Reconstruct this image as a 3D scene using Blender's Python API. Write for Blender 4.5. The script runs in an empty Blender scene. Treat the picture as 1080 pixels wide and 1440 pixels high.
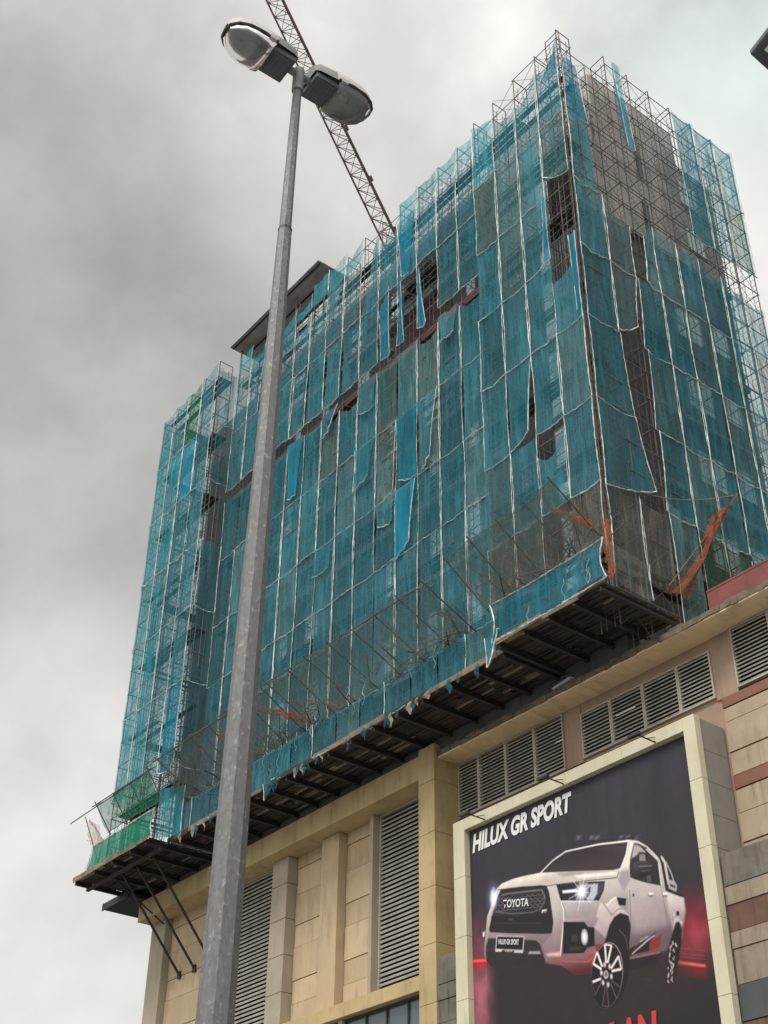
import bpy, bmesh, math, random
import numpy as np
from mathutils import Vector, Matrix
from mathutils.noise import noise as pnoise

random.seed(7)
SC = bpy.context.scene
COL = SC.collection

# ------------------------------------------------------------------ camera
FPX, YAW, PITCH, ROLL = 1862.75, -0.91913606, 0.6155143, 0.01389782
CAM = Vector((0, 0, 1.6))
FW = Vector((math.sin(YAW) * math.cos(PITCH), math.cos(YAW) * math.cos(PITCH), math.sin(PITCH)))
RT0 = Vector((math.cos(YAW), -math.sin(YAW), 0))
UP0 = RT0.cross(FW)
RT = RT0 * math.cos(ROLL) + UP0 * math.sin(ROLL)
UP = UP0 * math.cos(ROLL) - RT0 * math.sin(ROLL)
cam = bpy.data.cameras.new('camera')
cam.sensor_fit = 'VERTICAL'; cam.sensor_height = 36.0; cam.sensor_width = 27.0
cam.lens = FPX / 1440 * 36.0
cam.clip_start = 0.1; cam.clip_end = 3000
camo = bpy.data.objects.new('camera', cam); COL.objects.link(camo)
m = Matrix.Identity(4)
for i in range(3):
    m[i][0] = RT[i]; m[i][1] = UP[i]; m[i][2] = -FW[i]; m[i][3] = CAM[i]
camo.matrix_world = m
SC.camera = camo


def ray(px, py):
    return (FW * FPX + RT * (px - 540) - UP * (py - 720)).normalized()


def hit(px, py, axis, val):
    """survey helper: the point of a known plane seen at a reading of the photograph"""
    d = ray(px, py)
    return CAM + d * ((val - CAM[axis]) / d[axis])


# ------------------------------------------------------------------ helpers
class MB:
    """collects geometry for ONE mesh object"""
    def __init__(self):
        self.v = []; self.f = []; self.mi = []; self.cur = 0

    def quad(self, a, b, c, d):
        n = len(self.v); self.v += [tuple(a), tuple(b), tuple(c), tuple(d)]
        self.f.append((n, n + 1, n + 2, n + 3)); self.mi.append(self.cur)

    def poly(self, pts):
        n = len(self.v); self.v += [tuple(p) for p in pts]
        self.f.append(tuple(range(n, n + len(pts)))); self.mi.append(self.cur)

    def box(self, x0, x1, y0, y1, z0, z1):
        n = len(self.v)
        self.v += [(x0, y0, z0), (x1, y0, z0), (x1, y1, z0), (x0, y1, z0), (x0, y0, z1), (x1, y0, z1), (x1, y1, z1), (x0, y1, z1)]
        for q in ((0, 3, 2, 1), (4, 5, 6, 7), (0, 1, 5, 4), (1, 2, 6, 5), (2, 3, 7, 6), (3, 0, 4, 7)):
            self.f.append(tuple(n + k for k in q)); self.mi.append(self.cur)

    def obox(self, o, ux, uy, uz):
        """box from corner o and three edge vectors"""
        o = Vector(o); ux = Vector(ux); uy = Vector(uy); uz = Vector(uz); n = len(self.v)
        for p in (o, o + ux, o + ux + uy, o + uy, o + uz, o + ux + uz, o + ux + uy + uz, o + uy + uz):
            self.v.append(tuple(p))
        for q in ((0, 3, 2, 1), (4, 5, 6, 7), (0, 1, 5, 4), (1, 2, 6, 5), (2, 3, 7, 6), (3, 0, 4, 7)):
            self.f.append(tuple(n + k for k in q)); self.mi.append(self.cur)

    def tube(self, a, b, r, n=4, r2=None, cap=True):
        a = Vector(a); b = Vector(b); d = b - a
        if d.length < 1e-6: return
        d.normalize()
        t = Vector((0, 0, 1)) if abs(d.z) < .9 else Vector((1, 0, 0))
        u = d.cross(t).normalized(); w = d.cross(u)
        r2 = r if r2 is None else r2; k = len(self.v)
        for p, rr in ((a, r), (b, r2)):
            for i in range(n):
                an = 2 * math.pi * (i + .5) / n
                self.v.append(tuple(p + u * math.cos(an) * rr + w * math.sin(an) * rr))
        for i in range(n):
            j = (i + 1) % n
            self.f.append((k + i, k + n + i, k + n + j, k + j)); self.mi.append(self.cur)
        if cap:
            self.f.append(tuple(k + i for i in range(n))); self.mi.append(self.cur)
            self.f.append(tuple(k + n + i for i in reversed(range(n)))); self.mi.append(self.cur)

    def path(self, pts, r, n=4):
        pts = [Vector(p) for p in pts]; k = len(self.v); L = len(pts)
        for i, p in enumerate(pts):
            d = (pts[min(i + 1, L - 1)] - pts[max(i - 1, 0)])
            if d.length < 1e-9: d = Vector((0, 0, 1))
            d.normalize()
            t = Vector((0, 0, 1)) if abs(d.z) < .7 else Vector((.6, .8, 0))
            u = d.cross(t).normalized(); w = d.cross(u)
            rr = r[i] if isinstance(r, (list, tuple)) else r
            for q in range(n):
                an = 2 * math.pi * q / n
                self.v.append(tuple(p + u * math.cos(an) * rr + w * math.sin(an) * rr))
        for i in range(L - 1):
            for q in range(n):
                j = (q + 1) % n
                self.f.append((k + i * n + q, k + i * n + n + q, k + i * n + n + j, k + i * n + j)); self.mi.append(self.cur)

    def grid(self, P):
        """P[i][j] points"""
        k = len(self.v); nu = len(P); nv = len(P[0])
        for row in P:
            for p in row: self.v.append(tuple(p))
        for i in range(nu - 1):
            for j in range(nv - 1):
                self.f.append((k + i * nv + j, k + (i + 1) * nv + j, k + (i + 1) * nv + j + 1, k + i * nv + j + 1)); self.mi.append(self.cur)

    def build(self, name, mat, parent=None, smooth=False, bevel=0.0):
        me = bpy.data.meshes.new(name)
        off = Vector((0, 0, 0))
        if parent is not None:
            off = world_loc(parent)
        me.from_pydata([tuple(Vector(v) - off) for v in self.v] if off.length else self.v, [], self.f)
        for mm in (mat if isinstance(mat, (list, tuple)) else [mat]):
            me.materials.append(mm)
        if isinstance(mat, (list, tuple)):
            me.polygons.foreach_set('material_index', self.mi)
        if smooth:
            me.polygons.foreach_set('use_smooth', [True] * len(me.polygons))
        me.update()
        o = bpy.data.objects.new(name, me); COL.objects.link(o)
        if parent is not None: o.parent = parent
        if bevel:
            b = o.modifiers.new('bevel', 'BEVEL'); b.width = bevel; b.segments = 2; b.limit_method = 'ANGLE'
        return o


def world_loc(o):
    p = Vector(o.location)
    while o.parent is not None:
        o = o.parent; p = p + Vector(o.location)
    return p


def tag(o, label=None, cat=None, group=None, kind=None):
    if label: o['label'] = label
    if cat: o['category'] = cat
    if group: o['group'] = group
    if kind: o['kind'] = kind
    return o


def thing(name, label, cat, loc=(0, 0, 0), group=None):
    o = bpy.data.objects.new(name, None); COL.objects.link(o)
    o.location = loc; o.empty_display_size = .3
    return tag(o, label, cat, group)


# ------------------------------------------------------------------ materials
def lin(c):
    return tuple((x / 12.92 if x <= .04045 else ((x + .055) / 1.055) ** 2.4) for x in [k / 255 for k in c]) + (1,)


def nodes(name):
    mt = bpy.data.materials.new(name); mt.use_nodes = True
    nt = mt.node_tree; nt.nodes.clear()
    out = nt.nodes.new('ShaderNodeOutputMaterial')
    return mt, nt, out


def N(nt, t, **kw):
    n = nt.nodes.new(t)
    for k, v in kw.items():
        if k in n.inputs: n.inputs[k].default_value = v
        else: setattr(n, k, v)
    return n


def noise_fac(nt, scale, sx=1, sy=1, sz=1, detail=4, rough=.6):
    g = N(nt, 'ShaderNodeNewGeometry'); mp = N(nt, 'ShaderNodeMapping')
    mp.inputs['Scale'].default_value = (sx, sy, sz)
    nt.links.new(g.outputs['Position'], mp.inputs['Vector'])
    nz = N(nt, 'ShaderNodeTexNoise'); nz.inputs['Scale'].default_value = scale
    nz.inputs['Detail'].default_value = detail; nz.inputs['Roughness'].default_value = rough
    nt.links.new(mp.outputs[0], nz.inputs['Vector'])
    return nz.outputs['Fac']


def ramp(nt, fac, a, b):
    r = N(nt, 'ShaderNodeMapRange'); r.inputs['From Min'].default_value = a; r.inputs['From Max'].default_value = b
    nt.links.new(fac, r.inputs['Value']); return r.outputs[0]


def mixc(nt, fac, a, b, mode='MIX'):
    mx = N(nt, 'ShaderNodeMix', data_type='RGBA', blend_type=mode)
    for s, val in ((0, fac), (6, a), (7, b)):
        if hasattr(val, 'links') or hasattr(val, 'is_linked'): nt.links.new(val, mx.inputs[s])
        else: mx.inputs[s].default_value = val
    return mx.outputs[2]


def surface(name, c1, c2=None, scale=1.5, rough=.7, metal=0., stain=None, stain_amt=.6, bump=0., spec=.4, streak=(1, 1, .12), lo=.35, hi=.65):
    """two-tone procedural surface with optional run-down dirt streaks"""
    mt, nt, out = nodes(name)
    bs = N(nt, 'ShaderNodeBsdfPrincipled'); nt.links.new(bs.outputs[0], out.inputs[0])
    bs.inputs['Metallic'].default_value = metal; bs.inputs['Specular IOR Level'].default_value = spec
    c = c1 + (1,) if len(c1) == 3 else c1
    c2 = (c2 + (1,)) if c2 and len(c2) == 3 else (c2 or c)
    f = ramp(nt, noise_fac(nt, scale), lo, hi)
    colr = mixc(nt, f, c, c2)
    if stain:
        s = ramp(nt, noise_fac(nt, 2.2, *streak, detail=6, rough=.7), .49, .73)
        s2 = ramp(nt, noise_fac(nt, .5, detail=3), .35, .65)
        mu = N(nt, 'ShaderNodeMath', operation='MULTIPLY'); nt.links.new(s, mu.inputs[0]); nt.links.new(s2, mu.inputs[1])
        mu2 = N(nt, 'ShaderNodeMath', operation='MULTIPLY'); nt.links.new(mu.outputs[0], mu2.inputs[0]); mu2.inputs[1].default_value = stain_amt
        colr = mixc(nt, mu2.outputs[0], colr, stain + (1,))
    nt.links.new(colr, bs.inputs['Base Color'])
    rr = N(nt, 'ShaderNodeMapRange'); rr.inputs['To Min'].default_value = max(0, rough - .1); rr.inputs['To Max'].default_value = min(1, rough + .12)
    nt.links.new(noise_fac(nt, scale * 4), rr.inputs['Value']); nt.links.new(rr.outputs[0], bs.inputs['Roughness'])
    if bump:
        bp = N(nt, 'ShaderNodeBump'); bp.inputs['Strength'].default_value = bump; bp.inputs['Distance'].default_value = .02
        nt.links.new(noise_fac(nt, scale * 8), bp.inputs['Height']); nt.links.new(bp.outputs[0], bs.inputs['Normal'])
    return mt


def netting(name, c1, c2, dens=.55, fold=.25, trans=.5):
    """woven safety net: partly open weave, partly light-passing cloth, denser along folds"""
    mt, nt, out = nodes(name)
    f1 = noise_fac(nt, 1.1, 1, 1, .35, detail=5, rough=.65)
    colr = mixc(nt, ramp(nt, f1, .35, .68), c1 + (1,), c2 + (1,))
    oi = N(nt, 'ShaderNodeObjectInfo'); hv = N(nt, 'ShaderNodeHueSaturation')        # every sheet has aged differently
    ag = N(nt, 'ShaderNodeMapRange'); ag.inputs['To Min'].default_value = .84; ag.inputs['To Max'].default_value = 1.3
    nt.links.new(oi.outputs['Random'], ag.inputs['Value']); nt.links.new(ag.outputs[0], hv.inputs['Value'])
    a3 = N(nt, 'ShaderNodeMapRange'); a3.inputs['To Min'].default_value = 1.08; a3.inputs['To Max'].default_value = .86
    nt.links.new(noise_fac(nt, .45, 1, 1, .6, detail=4), a3.inputs['Value']); nt.links.new(a3.outputs[0], hv.inputs['Saturation'])
    nt.links.new(colr, hv.inputs['Color']); colr = hv.outputs[0]
    di = N(nt, 'ShaderNodeBsdfDiffuse'); tr = N(nt, 'ShaderNodeBsdfTranslucent')
    nt.links.new(colr, di.inputs[0]); nt.links.new(colr, tr.inputs[0])
    m1 = N(nt, 'ShaderNodeMixShader'); m1.inputs[0].default_value = trans
    nt.links.new(di.outputs[0], m1.inputs[1]); nt.links.new(tr.outputs[0], m1.inputs[2])
    tp = N(nt, 'ShaderNodeBsdfTransparent')
    m2 = N(nt, 'ShaderNodeMixShader')
    # folds: thin, mostly vertical creases where the cloth doubles up
    g = N(nt, 'ShaderNodeNewGeometry'); mp = N(nt, 'ShaderNodeMapping')
    mp.inputs['Scale'].default_value = (3.4, 3.4, .30); mp.inputs['Rotation'].default_value = (.16, .28, 0)
    nt.links.new(g.outputs['Position'], mp.inputs['Vector'])
    nz = N(nt, 'ShaderNodeTexNoise'); nz.inputs['Scale'].default_value = 1.0; nz.inputs['Detail'].default_value = 4
    nz.inputs['Roughness'].default_value = .6; nz.inputs['Distortion'].default_value = .15
    nt.links.new(mp.outputs[0], nz.inputs['Vector'])
    rg = N(nt, 'ShaderNodeMapRange'); rg.inputs['From Min'].default_value = .46; rg.inputs['From Max'].default_value = .70
    rg.inputs['To Min'].default_value = -.06; rg.inputs['To Max'].default_value = fold * 1.5
    nt.links.new(nz.outputs['Fac'], rg.inputs['Value'])
    big = ramp(nt, noise_fac(nt, .35, detail=3), .3, .7)
    ml = N(nt, 'ShaderNodeMath', operation='MULTIPLY'); nt.links.new(big, ml.inputs[0]); ml.inputs[1].default_value = .16
    a1 = N(nt, 'ShaderNodeMath', operation='ADD'); nt.links.new(rg.outputs[0], a1.inputs[0]); nt.links.new(ml.outputs[0], a1.inputs[1])
    a2 = N(nt, 'ShaderNodeMath', operation='ADD', use_clamp=True); nt.links.new(a1.outputs[0], a2.inputs[0]); a2.inputs[1].default_value = dens - .08
    nt.links.new(a2.outputs[0], m2.inputs[0])
    nt.links.new(tp.outputs[0], m2.inputs[1]); nt.links.new(m1.outputs[0], m2.inputs[2])
    nt.links.new(m2.outputs[0], out.inputs[0])
    return mt


def glass(name, col, rough=.08, spec=.9):
    mt, nt, out = nodes(name)
    bs = N(nt, 'ShaderNodeBsdfPrincipled'); nt.links.new(bs.outputs[0], out.inputs[0])
    bs.inputs['Base Color'].default_value = col + (1,); bs.inputs['Roughness'].default_value = rough
    bs.inputs['Specular IOR Level'].default_value = spec; bs.inputs['Coat Weight'].default_value = .6; bs.inputs['Coat Roughness'].default_value = .05
    return mt


M = {}
M['teal'] = netting('net teal cloth', (.040, .225, .295), (.075, .285, .345), .54, .2, .5)
M['teal_dark'] = netting('net dark thin cloth', (.022, .14, .18), (.035, .17, .20), .46, .2, .4)
M['teal_bright'] = netting('net bright blue cloth', (.018, .27, .41), (.03, .33, .47), .66, .2, .5)
M['teal_sky'] = netting('net thin teal cloth', (.035, .36, .45), (.07, .46, .55), .52, .22, .65)
M['teal_grey'] = netting('net faded teal cloth', (.075, .235, .28), (.11, .25, .265), .54, .2, .45)
M['brown'] = netting('net dusty teal cloth', (.15, .215, .195), (.07, .23, .26), .54, .2, .4)
M['teal_para'] = netting('net blue parapet cloth', (.025, .21, .30), (.045, .28, .37), .54, .22, .5)
M['green'] = netting('net green cloth', (.02, .21, .125), (.04, .28, .17), .60, .16, .5)
M['green_solid'] = netting('net new green cloth', (.012, .20, .125), (.025, .28, .175), .90, .14, .55)
M['green_dark'] = netting('net mossy green cloth', (.085, .125, .075), (.035, .13, .085), .58, .2, .35)
M['grey'] = netting('net grey brown mesh', (.23, .215, .175), (.08, .15, .15), .36, .34, .45)
M['fan'] = netting('net dusty fan mesh', (.15, .135, .11), (.06, .13, .14), .44, .32, .4)
M['orange'] = netting('net orange mesh', (.42, .12, .045), (.24, .08, .035), .55, .3, .5)
M['orange_thin'] = netting('net thin orange mesh', (.42, .20, .13), (.3, .14, .09), .30, .25, .5)
M['rope'] = surface('white hem tape', (.76, .77, .73), (.34, .37, .36), 1.4, .85)
M['rope_dirty'] = surface('dirty rope', (.28, .22, .16), (.16, .13, .10), 3, .9)
M['steel'] = surface('scaffold steel', (.115, .112, .11), (.105, .088, .075), 2.2, .6, .35)
M['rust'] = surface('rusty scaffold steel', (.16, .085, .055), (.09, .065, .055), 2.0, .75, .2)
M['dark_steel'] = surface('dark beam steel', (.026, .027, .03), (.04, .036, .034), 1.2, .6, .3)
M['plank'] = surface('weathered plank', (.05, .037, .027), (.016, .0145, .0135), 1.3, .9, bump=.4)
M['plank_light'] = surface('worn timber edge', (.22, .16, .11), (.10, .085, .07), 1.1, .9, bump=.4)
M['concrete'] = surface('raw concrete', (.36, .35, .335), (.25, .245, .235), .6, .9, stain=(.10, .095, .09), stain_amt=.7, bump=.3)
M['tower_paint'] = surface('dark tower paint', (.085, .088, .094), (.055, .058, .064), .5, .85, stain=(.03, .03, .03), stain_amt=.5)
M['tower_pale'] = surface('grey tower paint', (.20, .21, .22), (.15, .16, .17), .5, .85, stain=(.07, .07, .07))
M['maroon'] = surface('maroon paint', (.075, .02, .018), (.05, .016, .016), .8, .8, stain=(.04, .02, .02))
M['maroon_dusty'] = surface('dusty maroon paint', (.20, .065, .058), (.13, .048, .044), .8, .9, stain=(.08, .05, .045))
M['glass_sky'] = glass('sky-toned window glass', (.58, .66, .68), .12, .9)  # pale base colour paints in the sky mirrored by the panes
M['glass_dark'] = glass('dark window glass', (.02, .03, .035), .08, .8)
M['glass_teal'] = glass('shopfront glass', (.06, .09, .095), .1, .8)
M['void_shade'] = surface('dark interior and shade', (.012, .012, .013), (.02, .018, .018), 1, .9)
M['beige'] = surface('beige cladding', (.47, .365, .235), (.42, .32, .205), .55, .75, stain=(.19, .135, .08), stain_amt=.85, bump=.08)
M['beige_b'] = surface('tan cladding', (.43, .325, .20), (.37, .285, .18), .55, .75, stain=(.17, .125, .075), stain_amt=.85, bump=.08)
M['beige_grey'] = surface('grey beige cladding', (.33, .285, .215), (.28, .24, .18), .6, .75, stain=(.18, .15, .11), stain_amt=.6)
M['yellow'] = surface('ochre cladding', (.40, .31, .155), (.34, .26, .13), .5, .6, stain=(.13, .095, .045), stain_amt=.95)
M['soffit'] = surface('painted soffit', (.70, .53, .33), (.60, .45, .28), .8, .85, stain=(.15, .11, .07), stain_amt=.7, streak=(1, .3, 1))
M['slab_edge'] = surface('mossy slab edge', (.16, .13, .09), (.075, .065, .05), 2.5, .95, bump=.6)
M['pinkish'] = surface('pinkish render', (.31, .215, .155), (.27, .185, .135), .8, .85, stain=(.10, .07, .05), stain_amt=.8)
M['stone'] = surface('tan stone tile', (.37, .285, .205), (.31, .235, .165), .7, .75, stain=(.13, .095, .07), stain_amt=.85)
M['stone_brown'] = surface('brown stone tile', (.20, .095, .06), (.165, .08, .052), .8, .75, stain=(.10, .05, .035))
M['stone_dirty'] = surface('streaked stone tile', (.27, .215, .155), (.20, .16, .115), .8, .85, stain=(.045, .038, .03), stain_amt=1., streak=(2.2, 2.2, .1))
M['stone_brown_dirty'] = surface('streaked brown tile', (.14, .072, .048), (.10, .055, .04), .8, .85, stain=(.04, .028, .022), stain_amt=1., streak=(2.2, 2.2, .1))
M['wet_concrete'] = surface('streaked concrete', (.15, .135, .11), (.085, .077, .064), .9, .95, stain=(.02, .018, .015), stain_amt=1., streak=(2.5, 2.5, .1), bump=.4)
M['slate'] = surface('slate tile', (.055, .065, .066), (.045, .052, .054), .8, .6)
M['joint'] = surface('dark joint', (.06, .045, .03), (.035, .028, .02), 1, .9)
M['slat'] = surface('louvre blade', (.33, .315, .275), (.24, .23, .20), 1.2, .6, stain=(.09, .075, .06), stain_amt=.8)
M['louvre_frame'] = surface('louvre frame', (.40, .365, .30), (.32, .285, .235), 1.2, .6, stain=(.18, .12, .08))
M['cream_metal'] = surface('cream billboard frame', (.50, .47, .345), (.45, .42, .30), .7, .5, stain=(.25, .21, .13), stain_amt=.75)
M['grey_panel'] = surface('grey return panel', (.215, .205, .185), (.18, .172, .155), .6, .6, stain=(.10, .09, .08))
M['galv'] = None
M['black_metal'] = surface('dark fitting metal', (.03, .03, .032), (.045, .042, .04), 3, .6, .2)
M['white'] = surface('white sheet', (.72, .73, .72), (.6, .61, .6), 2, .6)
M['crane'] = surface('crane steel', (.15, .082, .054), (.075, .05, .038), .8, .7, .1)
M['crane_dark'] = surface('crane cab grey', (.10, .085, .07), (.07, .06, .05), .8, .7, .1)
M['asphalt'] = surface('asphalt', (.05, .05, .052), (.038, .038, .04), 3, .9, bump=.4)
M['pavement'] = surface('paving', (.36, .345, .32), (.28, .27, .255), 2, .9, bump=.2)
M['kerb'] = surface('kerb stone', (.3, .3, .29), (.22, .22, .21), 2, .9)
M['roadpaint'] = surface('road paint', (.75, .75, .72), (.6, .6, .58), 4, .8)
M['grey_housing'] = surface('lamp housing', (.17, .175, .185), (.135, .14, .15), 6, .55, .1)
M['pale_housing'] = surface('pale lamp canopy', (.46, .45, .42), (.36, .35, .33), 7, .6, stain=(.2, .19, .17))
M['dark_housing'] = surface('dark lamp gear tray', (.085, .092, .11), (.06, .066, .082), 6, .6)
M['reflector'] = surface('lamp reflector', (.19, .21, .21), (.10, .115, .12), 9, .45, .45)


def galvanized():
    mt, nt, out = nodes('galvanised steel')
    bs = N(nt, 'ShaderNodeBsdfPrincipled'); nt.links.new(bs.outputs[0], out.inputs[0])
    g = N(nt, 'ShaderNodeNewGeometry')
    vo = N(nt, 'ShaderNodeTexVoronoi'); vo.inputs['Scale'].default_value = 55
    wp = N(nt, 'ShaderNodeMapping'); wp.inputs['Scale'].default_value = (1, 1, .55)
    nt.links.new(g.outputs['Position'], wp.inputs['Vector']); nt.links.new(wp.outputs[0], vo.inputs['Vector'])
    sep = N(nt, 'ShaderNodeSeparateColor'); nt.links.new(vo.outputs['Color'], sep.inputs[0])
    f = ramp(nt, sep.outputs[0], .0, 1.)
    f2 = ramp(nt, noise_fac(nt, 34, 1, 1, .7, detail=4), .58, .70)
    c0 = mixc(nt, f, (.098, .099, .10, 1), (.138, .139, .14, 1))
    c1 = mixc(nt, f2, c0, (.235, .233, .23, 1))
    st = ramp(nt, noise_fac(nt, 5, 3, 3, .1, detail=5), .52, .75)
    c2 = mixc(nt, st, c1, (.11, .11, .115, 1))
    nt.links.new(c2, bs.inputs['Base Color'])
    bs.inputs['Metallic'].default_value = .25; bs.inputs['Roughness'].default_value = .62
    bp = N(nt, 'ShaderNodeBump'); bp.inputs['Strength'].default_value = .25; bp.inputs['Distance'].default_value = .004
    nt.links.new(noise_fac(nt, 30), bp.inputs['Height']); nt.links.new(bp.outputs[0], bs.inputs['Normal'])
    return mt


M['galv'] = galvanized()


def clear_bowl():
    mt, nt, out = nodes('clear lamp bowl')
    tp = N(nt, 'ShaderNodeBsdfTransparent'); tp.inputs[0].default_value = (.80, .84, .85, 1)
    gl = N(nt, 'ShaderNodeBsdfGlossy'); gl.inputs['Roughness'].default_value = .12; gl.inputs[0].default_value = (.9, .9, .9, 1)
    df = N(nt, 'ShaderNodeBsdfDiffuse'); df.inputs[0].default_value = (.66, .68, .67, 1)
    fr = N(nt, 'ShaderNodeFresnel'); fr.inputs[0].default_value = 1.5
    m0 = N(nt, 'ShaderNodeMixShader'); m0.inputs[0].default_value = .14
    nt.links.new(tp.outputs[0], m0.inputs[1]); nt.links.new(df.outputs[0], m0.inputs[2])
    m1 = N(nt, 'ShaderNodeMixShader'); nt.links.new(fr.outputs[0], m1.inputs[0])
    nt.links.new(m0.outputs[0], m1.inputs[1]); nt.links.new(gl.outputs[0], m1.inputs[2])
    nt.links.new(m1.outputs[0], out.inputs[0])
    return mt


M['bowl'] = clear_bowl()

# ------------------------------------------------------------------ world and sun
SUN_EL = math.radians(52); SUN_AZ = math.radians(158)      # azimuth from +Y towards +X
sun_dir = Vector((math.sin(SUN_AZ) * math.cos(SUN_EL), math.cos(SUN_AZ) * math.cos(SUN_EL), math.sin(SUN_EL)))
EXPO = 0.8


def make_world():
    w = bpy.data.worlds.new('World'); SC.world = w; w.use_nodes = True
    nt = w.node_tree; nt.nodes.clear()
    out = nt.nodes.new('ShaderNodeOutputWorld'); bg = N(nt, 'ShaderNodeBackground')
    nt.links.new(bg.outputs[0], out.inputs[0])
    sky = N(nt, 'ShaderNodeTexSky', sky_type='NISHITA'); sky.sun_disc = False
    sky.sun_elevation = SUN_EL; sky.sun_rotation = SUN_AZ
    K = .1
    bg.inputs['Strength'].default_value = K
    tc = N(nt, 'ShaderNodeTexCoord')
    nrm = N(nt, 'ShaderNodeVectorMath', operation='NORMALIZE'); nt.links.new(tc.outputs['Generated'], nrm.inputs[0])
    D = nrm.outputs[0]
    # cloud field: soft billows, world-fixed
    n1 = N(nt, 'ShaderNodeTexNoise'); n1.inputs['Scale'].default_value = 3.2; n1.inputs['Detail'].default_value = 7; n1.inputs['Roughness'].default_value = .52; n1.inputs['Distortion'].default_value = .0
    mp = N(nt, 'ShaderNodeMapping'); mp.inputs['Location'].default_value = (1.7, .4, 2.2); mp.inputs['Scale'].default_value = (1, 1, 1.15)
    nt.links.new(D, mp.inputs['Vector']); nt.links.new(mp.outputs[0], n1.inputs['Vector'])
    val = N(nt, 'ShaderNodeMapRange'); nt.links.new(n1.outputs['Fac'], val.inputs['Value'])
    val.inputs['From Min'].default_value = .3; val.inputs['From Max'].default_value = .7
    val.inputs['To Min'].default_value = -.085; val.inputs['To Max'].default_value = .085
    tot = val.outputs[0]

    def add(a, b):
        x = N(nt, 'ShaderNodeMath', operation='ADD'); nt.links.new(a, x.inputs[0])
        if isinstance(b, (int, float)): x.inputs[1].default_value = b
        else: nt.links.new(b, x.inputs[1])
        return x.outputs[0]

    def blob(px, py, rad, amt):
        d = ray(px, py) if not isinstance(px, Vector) else px
        dt = N(nt, 'ShaderNodeVectorMath', operation='DOT_PRODUCT'); nt.links.new(D, dt.inputs[0]); dt.inputs[1].default_value = d
        # noise-warped edge so the bank reads as cloud
        wv = N(nt, 'ShaderNodeMath', operation='MULTIPLY'); nt.links.new(n1.outputs['Fac'], wv.inputs[0]); wv.inputs[1].default_value = (1 - math.cos(rad)) * 1.1
        s = add(dt.outputs['Value'], wv.outputs[0])
        mr = N(nt, 'ShaderNodeMapRange', interpolation_type='SMOOTHERSTEP'); nt.links.new(s, mr.inputs['Value'])
        sh = (1 - math.cos(rad)) * .55
        mr.inputs['From Min'].default_value = math.cos(rad) + sh; mr.inputs['From Max'].default_value = 1 + sh
        mr.inputs['To Min'].default_value = 0; mr.inputs['To Max'].default_value = amt
        return mr.outputs[0]
    n2 = N(nt, 'ShaderNodeTexNoise'); n2.inputs['Scale'].default_value = 9.0; n2.inputs['Detail'].default_value = 8; n2.inputs['Roughness'].default_value = .55; n2.inputs['Distortion'].default_value = .0
    nt.links.new(mp.outputs[0], n2.inputs['Vector'])
    v2 = N(nt, 'ShaderNodeMapRange'); nt.links.new(n2.outputs['Fac'], v2.inputs['Value'])
    v2.inputs['From Min'].default_value = .3; v2.inputs['From Max'].default_value = .7; v2.inputs['To Min'].default_value = -.075; v2.inputs['To Max'].default_value = .075
    tot = add(tot, v2.outputs[0])
    tot = add(tot, .635)
    for b in BLOBS: tot = add(tot, blob(*b))
    tot = add(tot, blob(sun_dir, 0, math.radians(75), 1.5))
    # tint: mostly neutral, a little cool high on the right
    sc = N(nt, 'ShaderNodeMath', operation='MULTIPLY'); nt.links.new(tot, sc.inputs[0]); sc.inputs[1].default_value = 1 / K * 2 ** -EXPO
    cc = N(nt, 'ShaderNodeCombineColor')
    for i, k in enumerate((1.0, .978, .925)):
        mu = N(nt, 'ShaderNodeMath', operation='MULTIPLY'); nt.links.new(sc.outputs[0], mu.inputs[0]); mu.inputs[1].default_value = k
        nt.links.new(mu.outputs[0], cc.inputs[i])
    cool = blob(1090, -30, math.radians(9.5), .8)
    base = mixc(nt, cool, cc.outputs[0], (.80, .90, .92, 1), 'MULTIPLY')
    fin = mixc(nt, .06, base, sky.outputs[0])
    nt.links.new(fin, bg.inputs['Color'])


BLOBS = [(160, 610, math.radians(14), -.13), (40, 150, math.radians(12), -.06), (20, 1400, math.radians(13), .30), (130, 1000, math.radians(7), .13),
         (1090, 330, math.radians(11), .30), (520, 40, math.radians(12), .06)]
make_world()
sd = bpy.data.lights.new('sun', 'SUN'); sd.energy = 1.5; sd.angle = math.radians(22); sd.color = (1, .96, .9)
so = bpy.data.objects.new('sun', sd); COL.objects.link(so)
so.rotation_euler = (-sun_dir).to_track_quat('-Z', 'Y').to_euler()
so.location = (0, -20, 60)
SC.view_settings.view_transform = 'Standard'; SC.view_settings.look = 'None'; SC.view_settings.exposure = EXPO; SC.view_settings.gamma = 1
try: SC.view_settings.use_curve_mapping = False
except Exception: pass
SC.cycles.transparent_max_bounces = 32; SC.cycles.max_bounces = 6; SC.cycles.diffuse_bounces = 3

# ------------------------------------------------------------------ ground
b = MB(); b.quad((-900, -900, 0), (900, -900, 0), (900, 900, 0), (-900, 900, 0)); tag(b.build('ground', M['asphalt']), kind='structure')
b = MB(); b.box(-300, 300, 22, 39.5, 0.002, .13); b.box(-300, 300, -60, 5.6, 0.002, .13); tag(b.build('pavement', M['pavement']), kind='structure')
b = MB(); b.box(-300, 300, 21.8, 21.997, 0.002, .15); b.box(-300, 300, 5.603, 5.8, 0.002, .15); tag(b.build('kerb', M['kerb']), kind='structure')
b = MB()
for i in range(-30, 30): b.quad((i * 8, 13.6, .004), (i * 8 + 3.5, 13.6, .004), (i * 8 + 3.5, 13.75, .004), (i * 8, 13.75, .004))
tag(b.build('road_marking', M['roadpaint']), kind='structure')

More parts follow.
